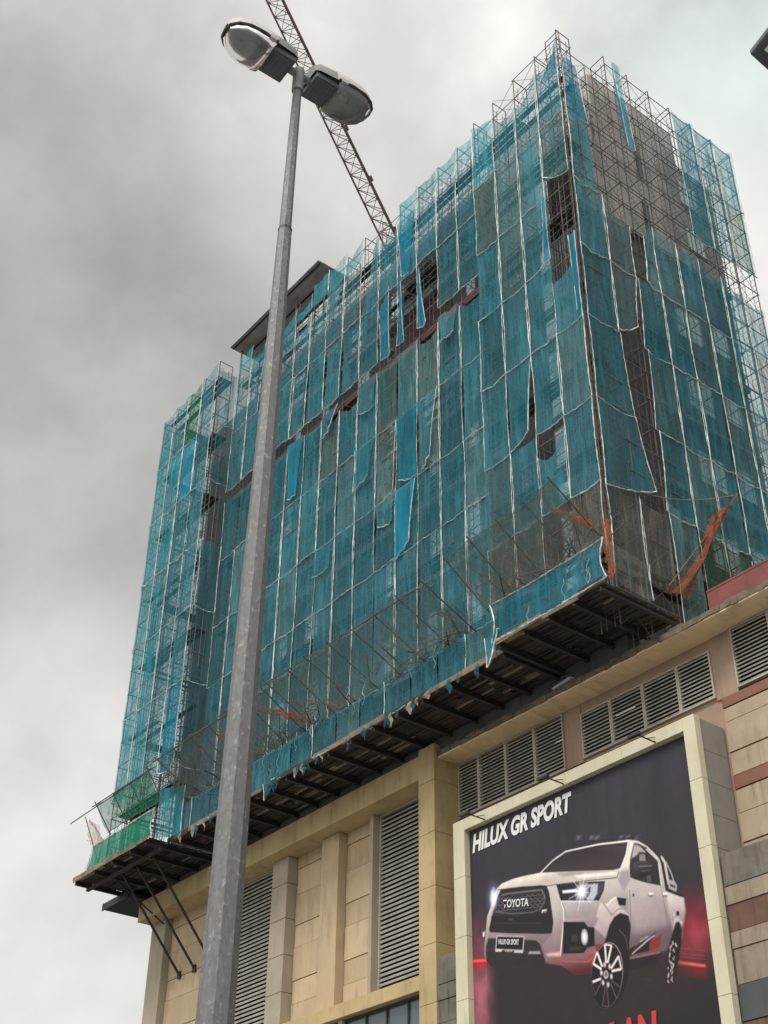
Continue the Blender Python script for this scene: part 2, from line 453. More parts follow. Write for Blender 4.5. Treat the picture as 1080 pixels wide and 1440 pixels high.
# ------------------------------------------------------------------ podium building
W = 38.8
pod = thing('podium_building', 'tan and ochre clad podium building with tall louvres below the netted tower', 'building', (-45, 39, 0))
b = MB(); b.box(-73.0, 6, 39.02, 72, 0, 28.49); b.build('wall', M['beige_grey'], pod)
b = MB(); b.box(-73.0, 6, 39.24, 72, 28.5, 28.8); b.build('roof', M['wet_concrete'], pod)


def cladding(name, x0, x1, zs, mats, y=W, back=39.01, gap=.035):
    """stack of facing panels between the heights zs over a dark joint backing"""
    mb = MB(); ms = []
    for k in mats:
        if k not in ms: ms.append(k)
    ms.append('joint')
    for i in range(len(zs) - 1):
        mb.cur = ms.index(mats[i]); pr = .035 if i % 2 else 0.0
        mb.box(x0, x1, y - pr, back - .1, zs[i] + gap, zs[i + 1])
    mb.cur = len(ms) - 1; mb.box(x0 + .02, x1 - .02, back - .099, back, zs[0], zs[-1])
    return mb.build(name, [M[k] for k in ms], pod)


def louvre(x0, x1, z0, z1, y, pitch, fr=.09, parent=None):
    mb = MB()
    mb.cur = 0
    mb.box(x0, x0 + fr, y - .05, y + .16, z0, z1); mb.box(x1 - fr, x1, y - .05, y + .16, z0, z1)
    mb.box(x0 + fr, x1 - fr, y - .05, y + .16, z0, z0 + fr * .8); mb.box(x0 + fr, x1 - fr, y - .05, y + .16, z1 - fr * .8, z1)
    mb.cur = 1
    z = z0 + fr
    while z < z1 - fr - pitch * .5:
        s = random.uniform(-.008, .008)
        mb.obox((x0 + fr, y + s - .02, z), (x1 - x0 - 2 * fr, 0, 0), (random.uniform(-.004, .004), .11, pitch * .5), (0, -.012, pitch * .30))
        z += pitch
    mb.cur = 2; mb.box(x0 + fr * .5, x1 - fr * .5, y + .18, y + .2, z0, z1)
    return mb.build('louvre', [M['louvre_frame'], M['slat'], M['void_shade']], parent or pod)


# --- left, ochre framed bay
lz = [0, 3.2, 5.4, 8.0, 10.2, 12.8, 15, 16.4, 17.6, 18.9, 20.0, 21.16, 22.87, 24.03, 25.68, 27.1, 27.76]
lm = ['beige', 'beige_b'] * 8
cladding('cladding_panel', -71.38, -63.72, lz, lm)
cladding('cladding_panel', -58.06, -55.14, lz, lm)
cladding('cladding_panel', -53.56, -50.9, lz, lm[1:] + ['beige'])
b = MB(); b.box(-73.12, -71.42, 38.3, 39.01, 0, 27.74)
for z in range(2, 28, 3): pass
b.build('corner_pilaster', M['beige_grey'], pod, bevel=.02)
louvre(-63.68, -59.6, 13.0, 27.74, W - .1, .225)
b = MB()
for z0 in np.arange(-.3, 27.7, 1.9):
    b.box(-59.56, -58.1, 38.15, 39.01, max(0, z0), min(z0 + 1.87, 27.74))
b.build('pilaster', M['beige_grey'], pod, bevel=.01)
b = MB(); b.box(-55.1, -53.6, 38.25, 39.01, 18.7, 27.74); b.build('pilaster', M['beige_b'], pod, bevel=.02)
b = MB(); b.box(-50.87, -50.62, 38.2, 39.01, 18.7, 27.74); b.build('pilaster', M['beige_grey'], pod, bevel=.01)
louvre(-50.6, -45.9, 18.72, 27.74, W - .15, .225)
b = MB()
for x0 in np.arange(-73.3, -46.5, 3.43):
    b.box(x0, x0 + 3.415, 37.35, 39.01, 27.76, 28.98)
b.build('eaves_band', M['yellow'], pod, bevel=.012)
b = MB()
for z0 in np.arange(-.65, 29, 2.55):
    b.box(-45.87, -44.70, 37.28, 39.01, max(0, z0), min(z0 + 2.535, 29.22))
b.build('ochre_pier', M['yellow'], pod, bevel=.012)
b = MB()
for x0 in np.arange(-58.0, -46, 4.04):
    b.box(x0, min(x0 + 4.03, -45.89), 37.55, 39.01, 18.02, 18.68)
b.build('sill_band', M['yellow'], pod, bevel=.012)
for x0, x1 in ((-58.0, -52.6), (-52.2, -45.92)):
    fr = MB(); n = 4
    fr.box(x0, x1, 37.95, 38.15, 17.9, 18.01); fr.box(x0, x1, 37.95, 38.15, 12.0, 12.1)
    for i in range(n + 1):
        x = x0 + (x1 - x0 - .08) * i / n; fr.box(x, x + .08, 37.952, 38.148, 12.1, 17.9)
    for z in (16.6, 14.5): fr.box(x0 + .08, x1 - .08, 37.96, 38.14, z, z + .06)
    fo = fr.build('window', M['black_metal'], pod)
    p = MB(); p.box(x0 + .02, x1 - .02, 38.04, 38.08, 12.05, 17.95); p.build('pane', M['glass_teal'], fo)
b = MB(); b.box(-52.55, -52.25, 37.8, 39.01, 12, 18.0); b.build('window_post', M['beige_grey'], pod)
cladding('cladding_panel', -58.0, -45.95, [0, 3, 6, 9, 12], ['beige', 'beige_b', 'beige', 'beige_b'], y=38.3)

# --- right, louvred bay under the slab
b = MB(); b.cur = 0; b.box(-44.69, 6, 37.52, 39.22, 28.5, 28.74)
b.cur = 1
x = -44.69
while x < 6:
    L = random.uniform(.25, .9)
    b.box(x, min(x + L - .004, 6), 37.5 - random.uniform(.0, .05), 37.515, 28.56 + random.uniform(-.03, .03), 28.8 + random.uniform(-.03, .08)); x += L
b.build('slab_cornice', [M['soffit'], M['slab_edge']], pod)
b = MB(); b.box(-44.69, -28.9, 38.86, 39.01, 0, 25.74); b.box(-37.5, -36.45, 38.8, 39.01, 25.76, 28.49)
b.box(-36.44, -29.12, 38.84, 39.01, 28.0, 28.49); b.box(-29.1, -28.02, 38.79, 39.01, 25.72, 28.49); b.box(-36.44, -29.12, 38.845, 39.01, 25.745, 25.86)
b.build('rendered_wall', M['pinkish'], pod, bevel=.01)
for x0, x1 in ((-44.66, -43.2), (-43.19, -41.31), (-41.3, -39.39), (-39.38, -37.52)): louvre(x0, x1, 25.76, 28.46, W - .03, .168, .07)
for x0, x1 in ((-36.43, -34.66), (-34.65, -32.79), (-32.78, -30.88), (-30.87, -29.12)): louvre(x0, x1, 25.87, 27.98, W - .03, .168, .07)
for k in range(5): louvre(-28.0 + k * 1.9, -28.0 + k * 1.9 + 1.89, 25.86, 28.46, W - .03, .168, .07)
for (px, py, L) in ((880, 1000, 1.1), (787, 1042, .45)):
    q = hit(px, py, 1, W - .12); b = MB(); b.tube(q - Vector((L / 2, 0, 0)), q + Vector((L / 2, 0, 0)), .035, 6); b.build('tube_lamp', M['white'], pod)
zs = [19.0, 19.83, 20.97, 21.9, 22.46, 23.4, 24.67, 25.27, 25.72]
cladding('stone_cladding', -28.87, 6, zs, ['stone', 'stone', 'stone', 'stone_brown', 'stone', 'stone', 'stone', 'stone_brown'], gap=.045)
zs = [0, 1.5, 2.6, 4.0, 5, 6.4, 7.6, 9, 10.2, 11.4, 12.4, 13.3, 14.5, 15.69, 16.27, 17.2, 17.86]
ms = ['stone_dirty', 'stone_dirty', 'stone_brown_dirty', 'stone_dirty'] * 2 + ['stone_dirty', 'stone_dirty', 'stone_brown_dirty', 'stone_dirty', 'slate', 'stone_dirty', 'stone_dirty', 'stone_brown_dirty']
ms = ms[:16]; ms[11] = 'slate'; ms[12] = 'stone_dirty'; ms[13] = 'stone_dirty'; ms[14] = 'stone_brown_dirty'; ms[15] = 'stone_dirty'
for x0, x1 in ((-44.68, -43.1), (-28.9, 6)):
    mm = ms if x0 > -40 else ['wet_concrete'] * 16
    cladding('projecting_wall', x0, x1, zs, mm, y=37.38, back=38.75, gap=.03)
    b = MB(); b.box(x0, x1, 37.37, 38.75, 17.95, 19.06); b.box(x0, x1, 37.32, 38.75, 17.88, 17.949); b.build('parapet', M['wet_concrete'], pod, bevel=.015)

# ------------------------------------------------------------------ billboard
bb = thing('billboard', 'huge dark billboard with a white pickup truck and a pale metal frame', 'billboard', (-36, 37.0, 9))
BX0, BX1, BZ0, BZ1 = -43.08, -28.95, 9.0, 24.57
IX0, IX1, IZ0, IZ1 = -42.33, -29.53, 9.6, 24.05
YF = 37.0
b = MB()


def fr_run(pts, n, vertical):
    """frame front skin in bolted lengths"""
    (x0, z0), (x1, z1) = pts
    for i in range(n):
        if vertical:
            a, c = z0 + (z1 - z0) * i / n, z0 + (z1 - z0) * (i + 1) / n
            b.box(x0, x1, YF, YF + .34, a + .012, c)
        else:
            a, c = x0 + (x1 - x0) * i / n, x0 + (x1 - x0) * (i + 1) / n
            b.box(a + .012, c, YF, YF + .34, z0, z1)


fr_run(((BX0, BZ0), (IX0, BZ1)), 6, True); fr_run(((IX1, BZ0), (BX1, BZ1)), 6, True)
fr_run(((IX0, IZ1), (IX1, BZ1)), 4, False); fr_run(((IX0, BZ0), (IX1, IZ0)), 4, False)
b.build('frame', M['cream_metal'], bb, bevel=.012)
b = MB()
for i in range(12):
    z1 = 24.5 - i * 1.28
    b.box(-29.08, -28.99, YF + .345, 38.78, z1 - 1.265, z1); b.box(BX0 + .04, BX0 + .13, YF + .345, 38.78, z1 - 1.265, z1)
b.box(-29.12, -29.082, YF + .345, 38.78, 9.05, 24.5)
b.box(BX0 + .131, -29.13, YF + .345, 38.78, 24.2, 24.5)
b.build('return_panel', M['grey_panel'], bb, bevel=.006)
for x in (-40.94, -36.03, -30.94):
    b = MB(); b.tube((x, 37.0, 24.1), (x, 35.95, 24.12), .035, 6); b.tube((x, 36.98, 24.3), (x, 36.5, 24.115), .018, 5)
    o = b.build('light_arm', M['black_metal'], bb)
    b = MB(); b.box(x - .38, x + .22, 35.82, 36.0, 24.04, 24.16); b.build('lamp_box', M['black_metal'], o, bevel=.01)

# --- printed sheet: the picture is painted in sheet co-ordinates (metres) and kept as vertex colours of a fine grid
PY = YF + .30
RES = .016
PX0, PX1, PZ0, PZ1 = IX0, IX1, IZ0, IZ1 + .0
SW, SH = int((PX1 - PX0) / RES) // 2 * 2, int((PZ1 - PZ0) / RES) // 2 * 2
xs = PX0 + (np.arange(SW) + .5) * RES
zz = PZ1 - (np.arange(SH) + .5) * RES
GX, GZ = np.meshgrid(xs, zz)
IMG = np.zeros((SH, SW, 3))
CR = {'A': (670, 1170, 6.75), 'B': (780, 1170, 5.4), 'C': (670, 1270, 6.75), 'D': (790, 1280, 5.4), 'E': (650, 1110, 6.0)}


def sp(c, x, y):
    ox, oy, s = CR[c]; q = hit(ox + x / s, oy + y / s, 1, PY); return (q.x, q.z)


def S(*args):
    """sheet points from readings: 'A', x, y, x, y, 'B', x, y ..."""
    out = []; c = None; i = 0
    while i < len(args):
        if isinstance(args[i], str): c = args[i]; i += 1
        else: out.append(sp(c, args[i], args[i + 1])); i += 2
    return out


def mask(pts, soft=.012):
    P = np.array(pts)
    x0, x1 = P[:, 0].min() - .1, P[:, 0].max() + .1; z0, z1 = P[:, 1].min() - .1, P[:, 1].max() + .1
    c0, c1 = max(0, int((x0 - PX0) / RES)), min(SW, int((x1 - PX0) / RES) + 1)
    r0, r1 = max(0, int((PZ1 - z1) / RES)), min(SH, int((PZ1 - z0) / RES) + 1)
    if c1 <= c0 or r1 <= r0: return None
    X = GX[r0:r1, c0:c1]; Z = GZ[r0:r1, c0:c1]
    ins = np.zeros(X.shape, bool); dist = np.full(X.shape, 9.)
    for i in range(len(P)):
        (xa, za), (xb, zb) = P[i], P[(i + 1) % len(P)]
        if za != zb:
            cnd = ((za > Z) != (zb > Z)) & (X < (xb - xa) * (Z - za) / (zb - za) + xa)
            ins ^= cnd
        L2 = (xb - xa) ** 2 + (zb - za) ** 2 + 1e-12
        t = np.clip(((X - xa) * (xb - xa) + (Z - za) * (zb - za)) / L2, 0, 1)
        dist = np.minimum(dist, np.hypot(X - xa - t * (xb - xa), Z - za - t * (zb - za)))
    a = np.clip(.5 + np.where(ins, dist, -dist) / (2 * soft), 0, 1)
    return (slice(r0, r1), slice(c0, c1)), a, X, Z


def rgb(c): return np.array(lin(c)[:3])


def fill(pts, c1, c2=None, p1=None, p2=None, soft=.012, op=1.):
    r = mask(pts, soft)
    if r is None: return
    sl, a, X, Z = r
    colr = np.broadcast_to(rgb(c1), X.shape + (3,))
    if c2 is not None:
        if p1 is None:
            P = np.array(pts); p1 = (0, P[:, 1].max()); p2 = (0, P[:, 1].min())
        dx, dz = p2[0] - p1[0], p2[1] - p1[1]
        t = np.clip(((X - p1[0]) * dx + (Z - p1[1]) * dz) / (dx * dx + dz * dz + 1e-9), 0, 1)[..., None]
        t = t * t * (3 - 2 * t)
        colr = rgb(c1) * (1 - t) + rgb(c2) * t
    a = (a * op)[..., None]
    IMG[sl] = IMG[sl] * (1 - a) + colr * a


def stroke(pts, w, c, op=1., soft=.012):
    for (xa, za), (xb, zb) in zip(pts[:-1], pts[1:]):
        dx, dz = xb - xa, zb - za; L = math.hypot(dx, dz) + 1e-9; nx, nz = -dz / L * w / 2, dx / L * w / 2
        fill([(xa + nx, za + nz), (xb + nx, zb + nz), (xb - nx, zb - nz), (xa - nx, za - nz)], c, soft=soft, op=op)


def glow(c, rx, rz, colr, op, pw=2.):
    d = np.hypot((GX - c[0]) / rx, (GZ - c[1]) / rz)
    a = (np.clip(1 - d, 0, 1) ** pw * op)[..., None]
    IMG[:] = IMG * (1 - a) + rgb(colr) * a


def fbm(seed, sx, sz, octs=4):
    rs = np.random.RandomState(seed); out = np.zeros((SH, SW)); amp = 1.; tot = 0
    for o in range(octs):
        nx, nz = int(sx * 2 ** o) + 2, int(sz * 2 ** o) + 2
        g = rs.rand(nz, nx)
        u = np.linspace(0, nx - 1.001, SW); v = np.linspace(0, nz - 1.001, SH)
        iu, iv = u.astype(int), v.astype(int); fu, fv = u - iu, v - iv
        fu = fu * fu * (3 - 2 * fu); fv = (fv * fv * (3 - 2 * fv))[:, None]
        r0 = g[iv][:, iu] * (1 - fu) + g[iv][:, iu + 1] * fu; r1 = g[iv + 1][:, iu] * (1 - fu) + g[iv + 1][:, iu + 1] * fu
        out += (r0 * (1 - fv) + r1 * fv) * amp; tot += amp; amp *= .55
    return out / tot


# background
t = np.clip((PZ1 - GZ) / 10., 0, 1)[..., None]
IMG[:] = rgb((80, 74, 86)) * (1 - t) + rgb((58, 53, 54)) * t
sm = fbm(3, 7, 7, 5); vs = fbm(5, 60, 1.5, 2)
IMG *= (1 + (vs - .5) * .22)[..., None]
glow(sp('C', -40, 780), 2.4, 3.6, (150, 92, 108), .9 , 1.3)
a = np.clip((sm - .42) * 4, 0, 1)[..., None] * np.clip(1 - np.hypot((GX - sp('C', 0, 850)[0]) / 2.6, (GZ - sp('C', 0, 850)[1]) / 3.4), 0, 1)[..., None]
IMG[:] = IMG * (1 - a) + rgb((176, 120, 136)) * a
c = sp('D', 1010, 150); glow(c, 2.0, 1.8, (150, 48, 66), .95, 1.1)
a = np.clip((sm - .4) * 3, 0, 1)[..., None] * np.clip(1 - np.hypot((GX - c[0]) / 2.2, (GZ - c[1] + .1) / 1.6), 0, 1)[..., None] * .8
IMG[:] = IMG * (1 - a) + rgb((176, 108, 122)) * a
fill(S('D', 870, 390, 1085, 425, 1085, 500, 870, 480), (128, 44, 46), soft=.18)
fill(S('D', 870, 383, 1085, 412, 1085, 432, 870, 405), (214, 120, 108), soft=.04)
for k, q in ((285, .7), (325, .6), (350, .6)): stroke(S('D', 880, k, 1085, k + 22), .035, (150, 92, 92), q)
fill(S('C', -80, 545, 100, 535, 110, 600, -80, 620), (176, 52, 56), soft=.16)
fill(S('C', -80, 540, 96, 530, 96, 550, -80, 566), (236, 110, 106), soft=.04)
# dark ground under the truck
fill(S('C', 110, 540, 'C', 820, 560, 'D', 250, 470, 'D', 820, 330, 'D', 1000, 560, 'D', 700, 900, 'C', 150, 1200, 'C', 150, 800), (66, 58, 57), soft=.45)
# lamps bar over the roof, faint
for k in (160, 260, 300, 480, 530, 600):
    fill(S('B', k, 30, k + 45, 22, k + 40, 62, k - 5, 70), (92, 84, 92), soft=.04)
    fill(S('B', k + 10, 32, k + 42, 26, k + 20, 58, k + 2, 60), (122, 114, 122), soft=.03)
stroke(S('B', 120, 80, 660, 38), .05, (64, 58, 66), .8)
# sports bar behind the cab
fill(S('B', 795, 175, 830, 210, 870, 250, 925, 400, 925, 460, 850, 440, 800, 240), (62, 56, 60))
stroke(S('B', 800, 185, 830, 225, 862, 400), .10, (196, 190, 190))
stroke(S('B', 838, 225, 880, 310, 900, 372), .05, (178, 172, 174))
fill(S('B', 858, 360, 905, 372, 925, 405, 920, 455, 862, 430), (170, 164, 166)); fill(S('B', 872, 392, 912, 412, 912, 426, 875, 412), (52, 48, 52))
# truck body
body = S('A', 182, 560, 195, 535, 240, 490, 350, 445, 470, 415, 600, 388, 740, 340, 'B', 10, 190, 80, 150, 330, 90, 560, 60, 630, 68, 700, 110, 780, 190, 805, 240, 840, 452, 975, 500, 988, 600,
         'D', 922, 90, 915, 180, 905, 240, 800, 300, 745, 322, 512, 374, 505, 270, 520, 120, 505, 40, 440, 18, 395, 50, 360, 110, 335, 200, 320, 250, 280, 330, 285, 400, 245, 480, 100, 488,
         'C', 820, 585, 690, 570, 650, 550, 600, 380, 560, 350, 300, 330, 110, 330, 88, 400, 92, 540, 72, 500, 75, 400, 85, 300, 100, 130, 'A', 130, 720)
fill(body, (204, 199, 195), (132, 120, 126), sp('A', 600, 420), sp('C', 600, 560))
fill(S('A', 150, 700, 728, 560, 'C', 830, 150, 800, 590, 600, 560, 80, 480), (176, 164, 166), (128, 112, 118), sp('A', 600, 600), sp('C', 600, 560), soft=.05, op=.8)
# cab side + door tone
door = S('B', 560, 300, 610, 370, 800, 410, 845, 455, 975, 500, 988, 600, 'D', 915, 170, 800, 300, 745, 320, 512, 372, 505, 270, 520, 120, 'B', 560, 560, 545, 420)
fill(door, (186, 178, 178), (118, 102, 110), sp('B', 650, 400), sp('D', 640, 290))
fill(S('B', 845, 455, 975, 500, 988, 600, 'D', 918, 120, 900, 80, 830, 130, 'B', 860, 620), (205, 199, 197), (160, 146, 150), soft=.06)
fill(S('B', 560, 560, 640, 520, 800, 520, 850, 560, 'D', 800, 100, 700, 140, 560, 170, 520, 120), (176, 164, 166), soft=.18, op=.6)
stroke(S('B', 566, 440, 572, 620, 'D', 520, 130, 510, 260), .025, (108, 98, 102)); stroke(S('B', 800, 405, 838, 600, 'D', 800, 110, 775, 180), .022, (120, 108, 112), .8)
for k in (705, 812):
    fill(S('B', k, 468, k + 35, 460, k + 42, 490, k + 15, 500, k, 490), (150, 140, 142), soft=.02); fill(S('B', k + 4, 462, k + 38, 458, k + 40, 474, k + 6, 476), (226, 220, 218), soft=.015)
fill(S('B', 588, 468, 600, 468, 600, 490, 588, 490), (52, 46, 50))
# hood
fill(S('A', 195, 535, 240, 490, 350, 445, 470, 415, 600, 390, 740, 382, 'B', 300, 290, 480, 295, 470, 345, 200, 370, 10, 392, 'A', 690, 512, 560, 515, 220, 548), (214, 209, 200), (192, 186, 180), sp('A', 500, 420), sp('A', 500, 520))
fill(S('B', 0, 310, 150, 298, 330, 292, 240, 312, 190, 322, 60, 338), (172, 166, 164), soft=.05); fill(S('B', 150, 330, 470, 300, 470, 322, 180, 352), (224, 219, 212), soft=.05)
stroke(S('A', 200, 548, 430, 520, 680, 512, 'B', 10, 398, 220, 372, 470, 347, 485, 300), .035, (88, 82, 84))
# windscreen
fill(S('A', 612, 386, 720, 278, 840, 192, 'B', 100, 148, 330, 100, 562, 76, 545, 160, 495, 276, 440, 290, 200, 296), (72, 63, 68), (84, 74, 80), sp('B', 300, 110), sp('B', 300, 290))
fill(S('B', 330, 130, 540, 92, 520, 200, 420, 150), (88, 78, 84), soft=.12); stroke(S('A', 606, 390, 720, 272, 845, 184, 'B', 330, 94, 560, 68), .045, (226, 220, 218)); stroke(S('B', 556, 78, 540, 170, 500, 275, 488, 292), .06, (224, 219, 216))
fill(S('B', 575, 70, 610, 72, 585, 150, 560, 270, 535, 270, 500, 290, 545, 170), (216, 210, 206)); fill(S('B', 500, 300, 560, 290, 572, 360, 540, 420, 525, 450, 500, 420, 480, 360), (166, 160, 164), soft=.06)
# side glass
fill(S('B', 598, 82, 640, 90, 690, 118, 770, 205, 785, 240, 802, 408, 700, 388, 610, 362, 570, 345, 565, 260, 570, 200), (80, 72, 78), (62, 54, 60))
fill(S('B', 600, 96, 640, 105, 690, 155, 640, 150, 615, 180, 580, 200), (176, 170, 172), soft=.03); stroke(S('B', 690, 112, 700, 180, 'B', 690, 240), .05, (40, 36, 40))
fill(S('B', 640, 170, 680, 170, 690, 230, 640, 230), (150, 142, 146), soft=.03); fill(S('B', 690, 300, 720, 240, 730, 380, 700, 385), (104, 96, 100), soft=.03)
stroke(S('B', 690, 130, 780, 215, 800, 260), .05, (196, 190, 190)); stroke(S('B', 785, 240, 806, 400), .05, (206, 200, 200))
stroke(S('B', 795, 180, 845, 440, 975, 492), .06, (46, 40, 44))
# mirror
fill(S('B', 590, 300, 595, 235, 640, 218, 700, 222, 738, 250, 742, 285, 720, 325, 660, 345, 600, 350), (92, 84, 88), (48, 42, 46)); stroke(S('B', 640, 262, 735, 258), .03, (146, 138, 142)); stroke(S('B', 650, 300, 730, 288), .025, (120, 112, 116))
# front face left flank and grille
fill(S('A', 225, 548, 430, 522, 610, 503, 665, 510, 700, 600, 728, 760, 'C', 728, 180, 715, 285, 640, 292, 300, 285, 125, 275, 118, 240, 'A', 150, 780, 190, 640), (62, 57, 62), (56, 51, 54))
stroke(S('A', 235, 600, 300, 585, 620, 548, 640, 600, 650, 640), .07, (128, 122, 128)); stroke(S('A', 180, 755, 330, 775, 520, 762, 600, 735, 650, 640), .06, (112, 106, 112))
for r in range(5):
    for k in range(9):
        x = 205 + k * 47 + (r % 2) * 23; y = 628 + r * 28 - k * 5
        if x < 620: stroke(S('A', x, y, x + 14, y + 13, x + 34, y + 9, x + 46, y - 6), .028, (134, 126, 130), .9)
fill(S('A', 330, 590, 450, 580, 440, 625, 335, 635), (76, 72, 78), soft=.03); fill(S('A', 622, 738, 668, 733, 655, 765, 615, 768), (206, 200, 198)); fill(S('A', 630, 752, 660, 748, 652, 764, 620, 767), (150, 60, 66))
fill(S('C', 140, 125, 700, 120, 715, 200, 700, 275, 140, 262), (50, 45, 48), soft=.05); stroke(S('C', 170, 188, 620, 188), .03, (92, 82, 84)); fill(S('C', 300, 150, 350, 145, 350, 158, 310, 160), (112, 100, 104), soft=.03)
for k in range(7): stroke(S('C', 150, 202 + k * 12, 700, 204 + k * 11), .018, (68, 61, 63), .7)
# front corner panel, headlamp
fill(S('A', 682, 520, 750, 512, 800, 650, 825, 720, 'C', 820, 150, 795, 560, 660, 545, 625, 400, 715, 290, 730, 180), (196, 190, 188), (142, 122, 128))
stroke(S('A', 800, 660, 826, 740, 'C', 826, 150, 797, 470, 793, 570), .04, (232, 226, 224)); stroke(S('A', 808, 665, 836, 740, 'C', 836, 150), .03, (118, 110, 112))
fill(S('B', 10, 400, 200, 380, 380, 372, 372, 440, 335, 520, 260, 530, 45, 526), (54, 52, 64)); fill(S('B', 40, 520, 330, 522, 260, 534, 48, 532), (200, 200, 208))
fill(S('B', 55, 445, 165, 432, 170, 455, 60, 464), (222, 224, 232), soft=.03); fill(S('B', 240, 400, 330, 392, 320, 470, 290, 520, 240, 515, 270, 450), (186, 186, 194), soft=.05)
fill(S('B', 255, 415, 275, 410, 262, 470, 245, 470), (70, 68, 78), soft=.03); fill(S('B', 330, 390, 375, 385, 360, 440, 330, 500), (92, 86, 92), soft=.05)
c = sp('B', 203, 452); glow(c, .8, .7, (186, 196, 236), .4, 2.4); glow(c, .42, .42, (255, 255, 255), 1., 1.0)
for an in range(0, 360, 30):
    rr = .75 if an % 60 == 0 else .45; stroke([c, (c[0] + math.cos(math.radians(an + 8)) * rr, c[1] + math.sin(math.radians(an + 8)) * rr)], .02, (238, 240, 252), .7)
c = sp('A', 160, 620); glow(c, .6, .9, (170, 184, 226), .6, 1.6); glow(c, .28, .5, (245, 248, 255), 1., 1.0)
# fender, wheel-arch flare, vent
fill(S('B', 340, 540, 400, 545, 465, 492, 480, 560, 560, 600, 'D', 520, 120, 505, 40, 440, 18, 395, 50, 360, 110, 330, 210, 240, 130), (198, 190, 188), (176, 160, 164), soft=.03)
fill(S('B', 468, 495, 540, 505, 535, 560, 485, 555), (40, 36, 40)); stroke(S('B', 395, 555, 425, 520, 465, 492), .05, (224, 218, 214)); stroke(S('B', 365, 540, 435, 635), .025, (80, 72, 76)); stroke(S('B', 425, 640, 470, 590, 520, 578, 560, 620), .05, (150, 138, 140))
fill(S('D', 505, 280, 520, 120, 500, 42, 440, 20, 395, 52, 360, 112, 330, 230, 320, 330, 420, 420, 500, 380), (44, 38, 40))
# bumper: fog recess
fill(S('C', 835, 150, 1060, 140, 1080, 100, 'D', 245, 40, 280, 60, 250, 120, 240, 100, 180, 78, 10, 85), (178, 164, 168), (158, 138, 146), soft=.04)
fill(S('D', 10, 88, 170, 88, 195, 125, 245, 130, 248, 270, 190, 285, 165, 325, 5, 330), (40, 36, 42)); fill(S('D', 70, 185, 118, 175, 118, 235, 70, 240), (82, 70, 74), soft=.03); fill(S('D', 60, 280, 140, 275, 138, 300, 55, 305), (84, 70, 74), soft=.03)
c = sp('D', 170, 203); glow(c, .20, .33, (235, 236, 240), 1., .5)
fill(S('D', 5, 335, 165, 330, 200, 290, 250, 275, 275, 330, 285, 400, 245, 480, 100, 490, 'C', 800, 590, 690, 570, 660, 555), (150, 112, 116), (104, 50, 50), sp('D', 100, 330), sp('D', 100, 485))
fill(S('D', 200, 345, 275, 335, 285, 400, 240, 440), (164, 80, 76), soft=.1); fill(S('D', 248, 262, 320, 252, 300, 300, 272, 345), (150, 60, 58), soft=.03)
stroke(S('D', 0, 385, 195, 392, 240, 350), .04, (176, 120, 122), .7)
fill(S('C', 660, 480, 790, 465, 790, 500, 672, 500), (214, 184, 186), soft=.06)
# lower intake and plate
fill(S('C', 110, 332, 300, 335, 560, 352, 600, 385, 650, 552, 640, 600, 140, 600, 92, 540, 90, 420), (70, 60, 60), (64, 55, 55)); stroke(S('C', 95, 440, 180, 432, 610, 470), .03, (96, 84, 86))
fill(S('C', 500, 458, 600, 455, 608, 482, 485, 480), (168, 158, 160), soft=.03)
fill(S('C', 178, 440, 250, 436, 235, 458, 178, 458), (210, 202, 202), soft=.02); fill(S('C', 270, 448, 335, 446, 335, 458, 270, 458), (190, 182, 182), soft=.03); fill(S('C', 362, 450, 440, 452, 438, 470, 352, 468), (205, 198, 198), soft=.02)
fill(S('C', 188, 305, 455, 312, 442, 452, 178, 440), (186, 180, 180)); fill(S('C', 197, 316, 446, 322, 434, 443, 187, 432), (44, 40, 42))
fill(S('C', 60, 278, 78, 272, 74, 312, 62, 318), (230, 228, 228), soft=.04)
# sill and graphics
stroke(S('D', 510, 366, 740, 318), .07, (176, 130, 132)); fill(S('D', 512, 375, 745, 328, 700, 420, 512, 440), (52, 44, 46), soft=.15)
fill(S('D', 512, 290, 600, 250, 545, 330, 512, 350), (84, 42, 44)); fill(S('D', 590, 245, 655, 180, 620, 240, 560, 320, 520, 345), (60, 50, 54)); fill(S('D', 540, 335, 650, 230, 710, 155, 690, 215, 665, 240, 660, 310), (56, 46, 50))
fill(S('D', 668, 235, 755, 178, 738, 285, 665, 305), (142, 66, 60)); stroke(S('D', 530, 330, 640, 235, 700, 190), .03, (212, 202, 204)); stroke(S('D', 590, 240, 650, 195), .03, (206, 196, 198))
# front wheel
wc = sp('D', 335, 490)


def ell(cx, cy, ax, ay, n=40, rot=0.):
    r = math.radians(rot); P = []
    for i in range(n):
        a_ = 2 * math.pi * i / n; u, v = math.cos(a_) * ax, math.sin(a_) * ay
        P.append(cx + u * math.cos(r) - v * math.sin(r)); P.append(cy + u * math.sin(r) + v * math.cos(r))
    return P


